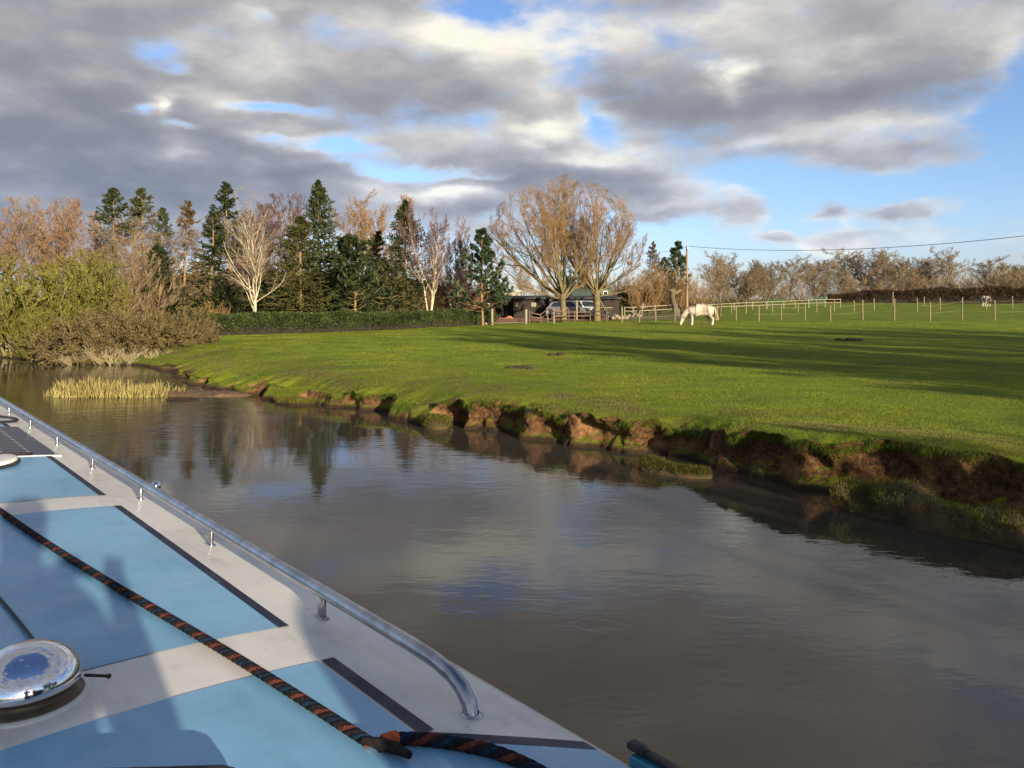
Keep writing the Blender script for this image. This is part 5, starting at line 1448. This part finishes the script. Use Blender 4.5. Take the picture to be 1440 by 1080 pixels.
# ---- parked cars
def car(px, Y, rz, mat, label):
    X = X_(px, Y); e = empty("parked_car", (X, Y, float(gh(X, Y)) + .06), rz); tag(e, label, 'car', 'cars parked in the stable yard')
    # side profile (y along length, z up) swept across the width with tumblehome
    low = [(-2.0, .30), (-2.05, .62), (-1.95, .82), (-1.1, .92), (1.75, .95), (1.98, .80), (2.0, .32)]
    g = Geo()
    ws = [(-.84, .9), (-.86, 1.0), (.86, 1.0), (.84, .9)]
    n = len(low)
    v = []
    for xw, sc_ in ws:
        for (y, z) in low: v.append((xw, y * (1 if sc_ == 1 else .975), .30 + (z - .30) * (1 if sc_ == 1 else .96)))
    f = []
    for r in range(3):
        for i in range(n): f.append([r * n + i, r * n + (i + 1) % n, (r + 1) * n + (i + 1) % n, (r + 1) * n + i])
    g.add(v, [np.array(f), np.arange(n)[None, ::-1], (np.arange(n) + 3 * n)[None]])
    cab = [(-1.0, .90), (-.25, 1.42), (.9, 1.48), (1.65, 1.30), (1.85, .92)]
    v = [(sx_ * (.80 if z < 1 else .60), y, z) for sx_ in (-1, 1) for (y, z) in cab]
    k_ = len(cab)
    g.add(v, [np.array([[i, i + 1, k_ + i + 1, k_ + i] for i in range(k_ - 1)]), np.arange(k_)[None, ::-1], (np.arange(k_) + k_)[None]])
    g.obj("body", mat, e, smooth=False)
    def inset(pts, nm="window"): Geo().add(pts, np.array([[0, 1, 2, 3]])).obj(nm, M_GLASS_DK, e, smooth=False)
    inset([(-.66, -.93, .96), (.66, -.93, .96), (.54, -.32, 1.385), (-.54, -.32, 1.385)], "windscreen")
    inset([(-.66, 1.855, .98), (.66, 1.855, .98), (.55, 1.70, 1.27), (-.55, 1.70, 1.27)], "rear_window")
    for s_ in (-1, 1):
        inset([(s_ * .782, -.78, .98), (s_ * .782, 1.6, .98), (s_ * .632, 1.4, 1.30), (s_ * .622, -.25, 1.36)])
        Geo().box((s_ * .62, -2.03, .72), (.34, .06, .16), bev=.02).obj("headlight", M_WHITE, e)
        Geo().box((s_ * .66, 1.99, .80), (.24, .06, .20), bev=.02).obj("tail_light", M_LAMP, e)
        for y in (-1.25, 1.25):
            w = Geo().tube([(s_ * .70, y, .31), (s_ * .885, y, .31)], .31, 20).obj("wheel", M_RUBBER, e)
            Geo().tube([(s_ * .885, y, .31), (s_ * .895, y, .31)], .19, 16).obj("rim", M_STEEL, w)
car(822, 64.5, R(28), M_CARW, 'white hatchback parked between the two willow trunks')
car(805, 64.0, R(60), M_CARS, 'silver car half hidden behind the left willow trunk')

# ---- horse trailer / crate with a fallen branch leaning on it
tx, ty, tz = at_z(850, 61.5)
e = empty("box_trailer", (tx, ty, tz + .02), R(8)); tag(e, 'small dark box trailer with pale lid right of the pale willow trunk', 'trailer')
Geo().box((0, 0, .62), (.85, 1.3, .70), bev=.02).obj("body", M_BLACKWOOD, e); Geo().box((0, 0, 1.0), (.95, 1.4, .06), bev=.02).obj("lid", M_PALEWOOD, e)
for s_ in (-1, 1): Geo().tube([(s_ * .43, 0, .24), (s_ * .56, 0, .24)], .24, 16).obj("wheel", M_RUBBER, e)
Geo().tube([(0, -.65, .3), (0, -1.2, .3)], .03, 8).obj("tow_bar", M_STEEL, e)
g = Geo().tube(catmull(np.array([(X_(842, 61), 60.9, 2.4), (X_(846, 61), 60.8, 1.9), (X_(851, 61), 60.7, 1.35), (X_(855, 61), 60.6, 1.15)], float), 6), .05, 8)
tag(g.obj("leaning_branch", BARK_OLIVE), 'bare broken branch leaning from the pale willow trunk down to the trailer', 'branch')
# log and stone heaps
rng = np.random.default_rng(5)
def heap(name, px, Y, n, sz_, mat, label, cat, spread):
    X, Y, Z = at_z(px, Y); g = Geo()
    for i in range(n):
        d = rng.normal(0, spread, 2)
        bm = bmesh.new(); bmesh.ops.create_icosphere(bm, subdivisions=2, radius=1)
        k = sz_ * rng.uniform(.6, 1.2)
        for q in bm.verts: q.co = q.co * (1 + .25 * mnoise.noise(q.co * 1.7 + Vector((i, 0, 0)))) * k
        for q in bm.verts: q.co.z *= .75
        v, f = bm_arrays(bm); g.add(v + np.array([X + d[0], Y + d[1] * .4, Z + k * .35 + max(0, .3 - abs(d[0])) * .6]), f)
    tag(g.obj(name, mat), label, cat)
heap("rubble_heap", 716, 63, 26, .13, M_BRICK, 'orange rubble heap in the yard before the open porch', 'rubble heap', .35)
heap("log_heap", 866, 64, 30, .22, M_PALEWOOD, 'pale heap of cut wood beside the dark trailer', 'wood heap', .42)
heap("log_heap", 893, 68, 24, .2, M_PALEWOOD, 'low pale wood heap at the back of the muddy paddock', 'wood heap', .5)
for i, (px, py, w, lb) in enumerate([(504, 463.5, .30, 'small pale stone at the foot of the hedge under the rounded pine'), (637, 458.5, .55, 'flat pale stone at the hedge foot left of the pine'), (652, 457.5, .6, 'flat pale stone at the hedge foot under the pine'), (676, 456.5, 1.1, 'long pale sleeper at the right end of the hedge')]):
    X, Y, Z = at_px(px, py)
    tag(Geo().box((X, Y - .1, Z + .06), (w, .25, .16), bev=.04).obj("edging_stone", M_STONE), lb, 'stone', 'pale stones edging the hedge')

# ---- fences
def fence(name, posts, label, mat, rails=(), wires=(), rail_m=None, rad=.045, cat='fence', square=False, pale=()):
    """posts: (px, py base, py top)"""
    P = [at_px(px, pb) + (pt,) for px, pb, pt in posts]
    e = empty(name, P[0][:3]); tag(e, label, cat); o0 = np.array(P[0][:3])
    tops = []
    for i, (X, Y, Z, pt) in enumerate(P):
        h = ztop(pt, Y) - Z
        b = np.array([X, Y, Z]) - o0
        r = rad * rng.uniform(.9, 1.15)
        ln = rng.normal(0, .012, 2)
        g = Geo()
        if square: g.box(b + np.array([0, 0, h / 2 - .1]), (r * 2, r * 2, h + .2), bev=.008)
        else: g.tube([b + np.array([0, 0, -.2]), b + np.array([ln[0] * .5, ln[1] * .5, h * .5]), b + np.array([ln[0], ln[1], h - .015]), b + np.array([ln[0], ln[1], h])], [r, r, r * .95, r * .75], 10)
        g.obj("post", mat if i not in pale else M_PALEWOOD, e); tops.append((b, h))
    for fr_ in rails:
        for (b, h), (b2, h2) in zip(tops[:-1], tops[1:]):
            a_, c_ = b + [0, -rad - .015, h * fr_], b2 + [0, -rad - .015, h2 * fr_]
            d = c_ - a_; L = np.linalg.norm(d); ang = math.atan2(d[1], d[0]); pit = math.asin(d[2] / L)
            Geo().box((a_ + c_) / 2, (L + .06, .03, .07), M=Matrix.Rotation(ang, 4, 'Z') @ Matrix.Rotation(-pit, 4, 'Y'), bev=.006).obj("rail", rail_m or mat, e)
    for fr_ in wires:
        pts = []
        for k_, (b, h) in enumerate(tops):
            pts.append(b + [0, -rad - .01, h * fr_])
            if k_ < len(tops) - 1:
                b2, h2 = tops[k_ + 1]; pts.append((b + b2) / 2 + [0, -rad - .01, (h + h2) / 2 * fr_ - .025])
        Geo().tube(pts, .0045, 5).obj("wire", M_TAPE, e)
    return e
fence("wire_fence", [(874.5, 453.5, 431), (899, 453, 437), (922, 452, 436), (949, 452, 432), (1008, 450, 430), (1035, 451, 431), (1067, 452, 429), (1098.5, 450.5, 428), (1132, 450.5, 428), (1167.5, 452, 429), (1213, 450, 422), (1257.5, 451, 420), (1308, 452, 425), (1353, 449, 418), (1399, 450.5, 422), (1448, 450, 421), (1500, 450, 421)],
      'front row of thin wooden posts with pale wire crossing the pasture behind the grazing horse', M_POST, wires=(.42, .80), rad=.055)
fence("wire_fence", [(1028, 440.5, 427), (1049, 440.5, 424), (1086, 440, 425), (1122, 440, 427), (1148.5, 439.3, 422), (1173, 439.3, 422), (1201, 439, 422.5), (1229, 437, 419.6), (1289.6, 437.7, 419), (1322, 436, 418), (1387, 435.6, 416), (1424, 434.6, 416), (1470, 434, 415)],
      'second row of wooden posts further up the pasture, behind the front row', M_POST, wires=(.6,), rad=.06)
fence("wire_fence", [(1255.6, 430, 410.6), (1269, 429, 417)], 'pair of odd height posts by the dark hedge, one tall and one short', M_POST, rad=.07)
fence("rail_fence", [(692, 457, 434), (739.5, 455.5, 435)], 'wide gap in the yard fence with two stout pale posts and low rail', M_PALEWOOD, rails=(.12,), rail_m=M_RUSTRAIL, rad=.085)
fence("rail_fence", [(744, 455, 437), (760, 455, 441), (770, 453.5, 432), (779, 455, 435), (808, 453.5, 437), (830, 452.7, 437), (853, 453.2, 434)], 'brown post and rail fence in front of the stable yard', M_OLDPOST, rails=(.88, .55), rail_m=M_RUSTRAIL, rad=.055, pale=(2, 3))
Xp, Yp, Zp = at_px(811, 451)
tag(Geo().tube([(Xp, Yp, Zp - .2), (Xp, Yp, ztop(422, Yp))], .075, 10).obj("gate_post", M_PALEWOOD), 'tall pale gate post standing in front of the white car', 'post')
fence("rail_fence", [(776, 450, 434), (800, 449.5, 434), (822, 448.5, 433), (845, 448, 432)], 'inner brown rail fence directly in front of the parked cars', M_OLDPOST, rails=(.9, .6, .3), rail_m=M_RUSTRAIL, rad=.05)
fence("rail_fence", [(878, 444, 431), (890, 444, 431), (903, 443.5, 430), (921, 443, 429), (955, 441, 427)], 'pale rail fence along the back of the muddy paddock', M_PALEWOOD, rails=(.9, .5), rad=.05)
fence("rail_fence", [(984, 438, 428), (1000, 437.5, 427.5), (1014, 437, 426.7), (1032, 436.4, 425.7), (1058, 435.6, 424.5)], 'pale rail fence just right of the grazing horse', M_PALEWOOD, rails=(.92, .55), rad=.06)
fence("rail_fence", [(1058, 435.6, 424.5), (1078, 435, 423.8), (1102, 434, 422.8), (1118, 433.5, 422), (1137, 433, 421), (1160, 432.4, 420), (1182, 432, 420)], 'pale rail fence running past the green gates to the dark hedge', M_PALEWOOD, rails=(.92, .55), rad=.06)
def gate(pa, pb, yb, yt, label):
    a_ = at_px(pa, yb); b_2 = at_px(pb, yb); X0, Y0, Z0 = a_; e = empty("metal_gate", a_); tag(e, label, 'gate', 'green field gates')
    L = math.hypot(b_2[0] - X0, b_2[1] - Y0); e.rotation_euler = (0, 0, math.atan2(b_2[1] - Y0, b_2[0] - X0)); h = ztop(yt, Y0) - Z0
    for x in (0, L): Geo().tube([(x, 0, 0), (x, 0, h)], .05, 8).obj("upright", M_GATE, e)
    for k_ in range(5): Geo().tube([(0, 0, .2 + (h - .22) * k_ / 4), (L, 0, .2 + (h - .22) * k_ / 4)], .028, 8).obj("bar", M_GATE, e)
    Geo().tube([(0, .03, .2), (L, .03, h)], .02, 6).obj("brace", M_GATE, e)
gate(1079, 1102, 433.4, 420.5, 'green metal gate in the pale rail fence, the left one')
gate(1136, 1160, 431.6, 418, 'green metal gate in the pale rail fence, beside the dark hedge')

# ---- pollard stump
px_, py_, pz_ = at_px(947, 446)
e = empty("pollard_stump", (px_, py_, pz_)); tag(e, 'short leaning pollard stump with knobbly pale cut head left of the utility pole', 'tree stump')
Geo().tube(catmull(np.array([(.35, 0, -.1), (.25, 0, .5), (.0, 0, 1.3), (-.10, 0, 1.9), (-.08, 0, 2.2)], float), 5), np.interp(np.linspace(0, 1, 21), [0, .2, .8, 1], [.34, .24, .22, .30]), 12).obj("trunk", BARK, e)
g = Geo()
for (dx_, dz_, L) in ((-.3, .35, .5), (.15, .5, .45), (.75, .35, .75), (.45, .2, .5), (-.2, .55, .4)):
    n_ = math.hypot(dx_, dz_); g.tube([(-.05, 0, 2.0), (-.05 + dx_ / n_ * L * .7, rng.normal(0, .08), 2.0 + dz_ / n_ * L * .7), (-.05 + dx_ / n_ * L, 0, 2.02 + dz_ / n_ * L)], [.16, .13, .15], 10)
g.obj("cut_limbs", BARK_OLIVE, e)

# ---- utility pole and its line
PX, PY_ = X_(966, 75), 75.0; PZ = float(gh(PX, PY_)); top = ztop(346, PY_)
e = empty("utility_pole", (PX, PY_, PZ)); tag(e, 'tall wooden utility pole rising behind the grazing horse', 'utility pole')
Geo().tube([(0, 0, -.2), (0, 0, 3), (0, 0, top - PZ)], [.13, .115, .095], 12).obj("pole", mottled("pole_wood", (.34, .24, .13), (.22, .15, .09), 4, .85, aniso=(6, 6, .5)), e)
Geo().box((0, -.13, top - PZ - .25), (.12, .06, .3), bev=.01).obj("bracket", M_STEEL, e)
Geo().lathe([(0, .12), (.03, .1), (.045, .05), (.03, .0)], (0, -.12, top - PZ - .05), 10).obj("insulator", M_WHITE, e)
B = np.array([43.0, 40.0]); s_ = np.linspace(0, 1.05, 60)[:, None]
xy = np.array([PX, PY_ - .12]) * (1 - s_) + B * s_
zl = top - .02 - 5.26 * s_ + 6.02 * s_ ** 2
tag(Geo().tube(np.column_stack([xy, zl]), .022, 6).obj("power_line", M_WIRE), 'sagging overhead cable leaving the utility pole towards the right', 'cable')
q2 = np.array([X_(885, 84), 84.0]); s_ = np.linspace(0, 1, 20)[:, None]
xy = np.array([PX, PY_]) * (1 - s_) + q2 * s_; zl = (top - .1) * (1 - s_) + ztop(356, 84) * s_ - 1.0 * s_ * (1 - s_)
tag(Geo().tube(np.column_stack([xy, zl]), .014, 5).obj("power_line", M_WIRE), 'thin overhead cable leaving the utility pole towards the cottage', 'cable')

# ---- white post at the left water edge
X = X_(9.5, 31.0)
e = empty("mooring_post", (X, 31.0, 0)); tag(e, 'pale wooden post with a plank footing standing at the left water edge', 'post')
Geo().tube([(0, 0, -.3), (0, 0, .62)], .06, 10).obj("post", M_PALEWOOD, e); Geo().box((.15, .05, .03), (.7, .14, .10), bev=.01).obj("plank", M_PALEWOOD, e)

# ---- molehills and poached ground
for i, (px, py, w, lb) in enumerate([(730, 519, .32, 'largest dark molehill on the pasture left of centre'), (785, 499, .26, 'small dark molehill further up the pasture'), (1196, 478.5, .45, 'wide flat patch of poached dark soil at the right')]):
    X, Y, Z = at_px(px, py); g = Geo()
    for k_ in range(14):
        bm = bmesh.new(); bmesh.ops.create_icosphere(bm, subdivisions=2, radius=1)
        r = w * rng.uniform(.22, .42)
        for q in bm.verts: q.co = Vector((q.co.x, q.co.y, q.co.z * .5)) * r * (1 + .4 * mnoise.noise(q.co * 2.1 + Vector((k_, i, 0))))
        v, f = bm_arrays(bm); d = rng.normal(0, w * .45, 2); g.add(v + np.array([X + d[0] * 1.3, Y + d[1], Z + .01]), f)
    tag(g.obj("molehill", mottled("dark_soil_%d" % i, (.035, .022, .013), (.07, .045, .025), 20, .95, bump=.5)), lb, 'molehill')

# ================================================================== FIGURES (skinned skeletons)
def skin(name, verts, edges, mats_fn, parent, root=0, levels=2):
    me = bpy.data.meshes.new(name + "_skeleton")
    me.from_pydata([v[:3] for v in verts], edges, [])
    o = bpy.data.objects.new(name, me); COL.objects.link(o)
    m_ = o.modifiers.new("skin", 'SKIN'); m_.use_smooth_shade = True
    for i, v in enumerate(verts):
        r = v[3]; me.skin_vertices[0].data[i].radius = (r if np.isscalar(r) else r)[:2] if not np.isscalar(r) else (r, r)
    me.skin_vertices[0].data[root].use_root = True
    s2 = o.modifiers.new("sub", 'SUBSURF'); s2.levels = levels; s2.render_levels = levels
    bpy.context.view_layer.update()
    dg = bpy.context.evaluated_depsgraph_get()
    nm = bpy.data.meshes.new_from_object(o.evaluated_get(dg))
    o.modifiers.clear(); o.data = nm; bpy.data.meshes.remove(me)
    nm.name = name
    for p in nm.polygons: p.use_smooth = True
    nm.materials.clear(); nm.materials.append(mats_fn)
    o.parent = parent
    return o
def horse_coat(name, base, patch_, cover):
    m_, t, b = material(name)
    co = t.n('ShaderNodeTexCoord').outputs['Object']
    c = t.mix(t.ramp(t.noise(co, 2.2, 4.0, .6), cover - .03, cover + .14), base, patch_)
    c = t.mix(t.m('MULTIPLY', t.ramp(t.noise(co, 11.0, 4.0), .4, .7), .25), c, (.30, .22, .15))
    z = t.sep(co)[2]
    c = t.mix(t.ramp(z, .30, .52, 1, 0), c, (.50, .43, .33))
    t.put(b.inputs['Base Color'], c); b.inputs['Roughness'].default_value = .75
    return m_
def horse(loc, rz, coat, mane_m, label, sc_=1.0):
    e = empty("horse", loc, rz); e.scale = (sc_,) * 3; tag(e, label, 'horse', 'horses grazing in the pasture')
    # x forward
    def leg_scale(V): return [tuple(q[:3]) + (q[3] * (1.22 if i < 9 else 1.28),) for i, q in enumerate(V)]
    V = [(-.05, 0, 1.00, .35),                                   # 0 barrel
         (-.42, 0, 1.04, .35), (-.74, 0, 1.08, .33), (-.92, 0, 1.02, .20),   # loin, croup, buttock
         (.32, 0, 1.02, .34), (.60, 0, 1.05, .29),                # chest, shoulder
         (.82, 0, .98, .20), (.98, 0, .78, .165), (1.10, 0, .56, .135),      # neck going down
         (1.16, 0, .42, .115), (1.22, 0, .25, .085), (1.26, 0, .09, .062), (1.27, 0, .03, .045)]      # poll, face, muzzle
    Ed = [(0, 1), (1, 2), (2, 3), (0, 4), (4, 5), (5, 6), (6, 7), (7, 8), (8, 9), (9, 10), (10, 11), (11, 12)]
    def leg(j, pts):
        p = j
        for q in pts: V.append(q); Ed.append((p, len(V) - 1)); p = len(V) - 1
    for s_, o_ in ((1, .0), (-1, .09)):
        leg(5, [(.54 + o_, s_ * .15, .80, .125), (.53 + o_, s_ * .16, .62, .080), (.54 + o_ * 1.3, s_ * .16, .44, .062), (.53 + o_ * 1.4, s_ * .16, .22, .050), (.55 + o_ * 1.5, s_ * .16, .10, .068), (.59 + o_ * 1.5, s_ * .16, .035, .075)])
        leg(2, [(-.74 + o_, s_ * .17, .82, .16), (-.66 + o_, s_ * .17, .64, .105), (-.86 + o_ * 1.4, s_ * .17, .47, .070), (-.85 + o_ * 1.6, s_ * .17, .25, .052), (-.82 + o_ * 1.6, s_ * .17, .11, .068), (-.78 + o_ * 1.6, s_ * .17, .035, .075)])
    for s_ in (1, -1): leg(9, [(1.10, s_ * .07, .50, .035), (1.06, s_ * .10, .58, .018)])
    skin("body", leg_scale(V), Ed, coat, e, 0, 2)
    rg = np.random.default_rng(3)
    n_ = 260
    u = rg.random(n_); P0 = np.stack([.66 + .44 * u, rg.normal(0, .02, n_), np.interp(u, [0, .4, 1], [1.24, 1.04, .66])], 1)
    p, r = grow(rg, P0, np.stack([rg.normal(.25, .2, n_), rg.choice([-1, 1], n_) * rg.uniform(.4, 1, n_), np.full(n_, -.2)], 1), rg.uniform(.18, .34, n_), np.full(n_, .012), 4, .08, -.30, .3)
    g = Geo(); g.add(*tubes(p, r, 4)); g.obj("mane", mane_m, e)
    n_ = 120
    P0 = np.stack([rg.normal(-1.03, .02, n_), rg.normal(0, .025, n_), rg.normal(1.14, .02, n_)], 1)
    p, r = grow(rg, P0, np.stack([rg.normal(-.35, .12, n_), rg.normal(0, .12, n_), np.full(n_, -.6)], 1), rg.uniform(.55, .85, n_), np.full(n_, .014), 6, .03, -.28, .3)
    g = Geo(); g.add(*tubes(p, r, 4)); g.obj("tail", mane_m, e)
    g = Geo()
    for s_ in (-1, 1): g.lathe([(0, .016), (.014, .010), (.018, 0), (.014, -.01), (0, -.016)], (1.19, s_ * .092, .36), 10)
    g.obj("eyes", M_RUBBER, e)
COAT1 = horse_coat("roan_coat", (.46, .40, .31), (.27, .18, .125), .46)
COAT2 = horse_coat("piebald_coat", (.66, .58, .46), (.035, .024, .017), .47)
MANE1 = mottled("pale_mane", (.66, .56, .42), (.46, .34, .22), 8, .8)
MANE2 = mottled("dark_mane", (.10, .07, .05), (.05, .035, .03), 8, .8)
X, Y, Z = at_px(980, 457.5)
horse((X + .15, Y, Z - .02), R(180 + 6), COAT1, MANE1, 'pale strawberry roan cob horse grazing with lowered head in front of the fence', .98)
X, Y, Z = at_px(1386.5, 431.2)
horse((X, Y, Z), R(82), COAT2, MANE2, 'white and dark piebald horse seen from behind near the far hedge', .92)

# people at the stern, behind the camera (they cast the shadows that lie across the roof)
def person(x, y, z, rz, H, coat, label, arms):
    e = empty("person", (x, y, z), rz); tag(e, label, 'person')
    k = H / 1.75
    V = [(0, 0, .95, .155), (0, 0, 1.12, .145), (0, .01, 1.30, .165), (0, .0, 1.45, .11), (0, .01, 1.52, .058), (0, .03, 1.60, .082), (0, .035, 1.69, .098), (0, .03, 1.76, .06)]
    Ed = [(0, 1), (1, 2), (2, 3), (3, 4), (4, 5), (5, 6), (6, 7)]
    def chain(j, pts):
        p = j
        for q in pts: V.append(q); Ed.append((p, len(V) - 1)); p = len(V) - 1
        return p
    for s_ in (-1, 1):
        chain(0, [(s_ * .10, 0, .86, .105), (s_ * .11, .01, .50, .068), (s_ * .12, -.02, .12, .048), (s_ * .12, .02, .05, .05), (s_ * .13, .15, .035, .035)])
        if arms: h_ = chain(3, [(s_ * .19, 0, 1.42, .062), (s_ * .27, .06, 1.20, .05), (s_ * .13, .26, 1.36, .036), (s_ * .08, .33, 1.42, .03)])
        else: h_ = chain(3, [(s_ * .20, 0, 1.42, .062), (s_ * .27, -.02, 1.14, .05), (s_ * .27, .08, .90, .038), (s_ * .27, .10, .82, .03)])
        hx, hy, hz = V[h_][:3]
        for a in range(4): chain(h_, [(hx + (a - 1.5) * .016, hy + .03, hz - .03 + (.05 if arms else 0), .010), (hx + (a - 1.5) * .02, hy + .045, hz - .075 + (.09 if arms else 0), .008)])
        chain(h_, [(hx - s_ * .04, hy + .03, hz - .01, .011), (hx - s_ * .055, hy + .05, hz - .03, .009)])
    V = [(a * k, b * k, c * k, r * k) for a, b, c, r in V]
    skin("body", V, Ed, coat, e, 0, 2)
person(.29, -.50, .765, R(-5), 1.72, mottled("dark_blue_coat", (.03, .04, .08), (.05, .06, .10), 6, .9), 'person in a dark blue coat steering at the stern behind the camera', True)
person(1.36, -.62, .765, R(0), 1.68, mottled("dark_green_coat", (.04, .05, .03), (.06, .07, .04), 6, .9), 'person in a dark green coat standing at the right of the stern', False)

# ================================================================== GRASS BLADES
M_BLADE = leafy("grass_blades", (0.118, 0.176, 0.008), (0.225, 0.275, 0.013), rough=.7, scale=.9, trans=.25, tone=.22, patch=(0.070, 0.115, 0.006))
M_BLADE_DRY = leafy("dry_blades", (0.13, 0.10, 0.035), (0.26, 0.20, 0.075), rough=.7, scale=.5, trans=.2, tone=.3)
rng = np.random.default_rng(77)
BV = BANK_V
def sheet_sample(n, jmin, jmax, zmax, nmin=.42):
    """random points of the pasture sheet, thinned with distance, inside the view"""
    Pm = BV[:, jmin:jmax]
    a, b, c = Pm[:-1, :-1], Pm[1:, :-1], Pm[:-1, 1:]
    ar = np.linalg.norm(np.cross(b - a, c - a), axis=-1)
    cen = (b + c) / 2
    Yc = np.maximum(cen[..., 1], 1.0)
    nn = np.cross(c - a, b - a); nn = nrm(nn); nn *= np.sign(nn[..., 2:3] + 1e-9)
    vis = (np.abs(cen[..., 0]) < Yc * .72) & (cen[..., 1] > 3) & (Yc < zmax) & (nn[..., 2] > nmin) & (cen[..., 2] > .10)
    w = ar * vis / Yc ** 2.0
    w = w.ravel() / w.sum()
    idx = rng.choice(len(w), n, p=w)
    i, j = np.unravel_index(idx, ar.shape)
    u, v = rng.random(n), rng.random(n)
    d = Pm[1:, 1:][i, j]
    p = (a[i, j] * ((1 - u) * (1 - v))[:, None] + b[i, j] * (u * (1 - v))[:, None] + c[i, j] * ((1 - u) * v)[:, None] + d * (u * v)[:, None])
    return p, nn[i, j], j + jmin
N = 800000
p, nn, jj = sheet_sample(N, 12, BV.shape[1] - 12, 60)
Yd = p[:, 1]
tuft = .5 + .5 * vnoise(p[:, 0] * 1.1, p[:, 1] * 1.1, seed=61, octs=3)
h = (.012 + .022 * tuft ** 2 + .0001 * Yd) * rng.uniform(.6, 1.4, N)
near_edge = np.exp(-np.maximum(jj - 32, 0) / 14.0) * (jj > 26)
h = h * (1 + .7 * near_edge * rng.random(N))
wdt = .0024 + .00036 * Yd
a = rng.random(N) * 6.283
side = np.stack([np.cos(a), np.sin(a), 0 * a], 1) * wdt[:, None] * .5
lean = np.stack([rng.normal(0, .45, N), rng.normal(0, .45, N), np.ones(N)], 1) + nn * .5
down = (jj < 34)[:, None] * np.column_stack([nn[:, :2] * .8, np.full(N, -.5)])
tip = p + nrm(lean + down) * h[:, None]
base = p - nn * .01
v = np.stack([base - side, base + side, tip], 1).reshape(-1, 3)
tn = np.clip(.25 + .5 * tuft + rng.normal(0, .22, N), 0, 1)
dry = rng.random(N) < (.14 + .80 * np.exp(-((jj - 64) / 16.0) ** 2) * (.5 + .5 * vnoise(p[:, 0] * .6, p[:, 1] * .6, seed=66, octs=3) > .45))
f = np.arange(N * 3).reshape(-1, 3)
g = Geo(); g.add(v, [f[~dry]], 0, np.repeat(tn, 3)); g.f.append(f[dry]); g.mi.append(np.full(dry.sum(), 1, dtype=np.int32))
tag(g.obj("grass", [M_BLADE, M_BLADE_DRY], smooth=False), 'short grazed grass covering the pasture and hanging over the bank', 'grass', kind='stuff')
# longer grass drooping over the brink
n_ = 60000
p, nn, jj = sheet_sample(n_, 26, 35, 26, -.4)
keep = vnoise(p[:, 0] * 1.4, p[:, 1] * 1.4, seed=71, octs=3) + .25 * (jj - 29) / 3 > -.12
p, nn, jj = p[keep], nn[keep], jj[keep]; n_ = len(p)
a = rng.random(n_) * 6.283; wd = .003 + .0005 * p[:, 1]
side = np.stack([np.cos(a), np.sin(a), 0 * a], 1) * wd[:, None] * .5
hang = nrm(np.column_stack([nn[:, :2], np.zeros(n_)]) * .9 + rng.normal(0, .35, (n_, 3)) + [0, 0, -.55])
tip = p + hang * (rng.uniform(.04, .13, n_) * np.clip(.5 + (jj - 26) / 6, .4, 1.2))[:, None]
g = Geo(); g.add(np.stack([p - side, p + side, tip], 1).reshape(-1, 3), np.arange(n_ * 3).reshape(-1, 3), 0, np.repeat(np.clip(rng.normal(.35, .25, n_), 0, 1), 3))
M_HANG = leafy("brink_grass_blades", (0.060, 0.090, 0.008), (0.180, 0.215, 0.020), rough=.65, scale=1.2, trans=.2, tone=.25)
tag(g.obj("brink_grass", M_HANG, smooth=False), 'longer grass drooping over the brink of the earth bank', 'grass', kind='stuff')
# mossy grass on the slumped ledges
P_, N_ = [], []
for L in LUMPS:
    a, b, c = L[:-1, :-1], L[1:, :-1], L[:-1, 1:]
    nn = nrm(np.cross(b - a, c - a)); nn *= np.sign(nn[..., 2:3] + 1e-9)
    ok = (nn[..., 2] > .1) & (a[..., 2] > .05)
    pts = a[ok]; 
    if len(pts) == 0: continue
    k_ = rng.integers(0, len(pts), 16000); P_.append(pts[k_] + rng.normal(0, .02, (16000, 3))); N_.append(nn[ok][k_])
p = np.concatenate(P_); nn = np.concatenate(N_); n_ = len(p)
a = rng.random(n_) * 6.283; wd = .0028 + .0005 * p[:, 1]
side = np.stack([np.cos(a), np.sin(a), 0 * a], 1) * wd[:, None] * .5
tip = p + nrm(nn * .7 + rng.normal(0, .5, (n_, 3)) + [0, 0, .15]) * rng.uniform(.015, .045, n_)[:, None]
g = Geo(); g.add(np.stack([p - side, p + side, tip], 1).reshape(-1, 3), np.arange(n_ * 3).reshape(-1, 3), 0, np.repeat(rng.random(n_), 3))
M_MOSS = leafy("moss_blades", (0.060, 0.066, 0.008), (0.165, 0.155, 0.022), rough=.7, scale=1.5, trans=.1)
tag(g.obj("moss_grass", M_MOSS, smooth=False), 'mossy grass growing on the slumped turf ledges', 'grass', kind='stuff')
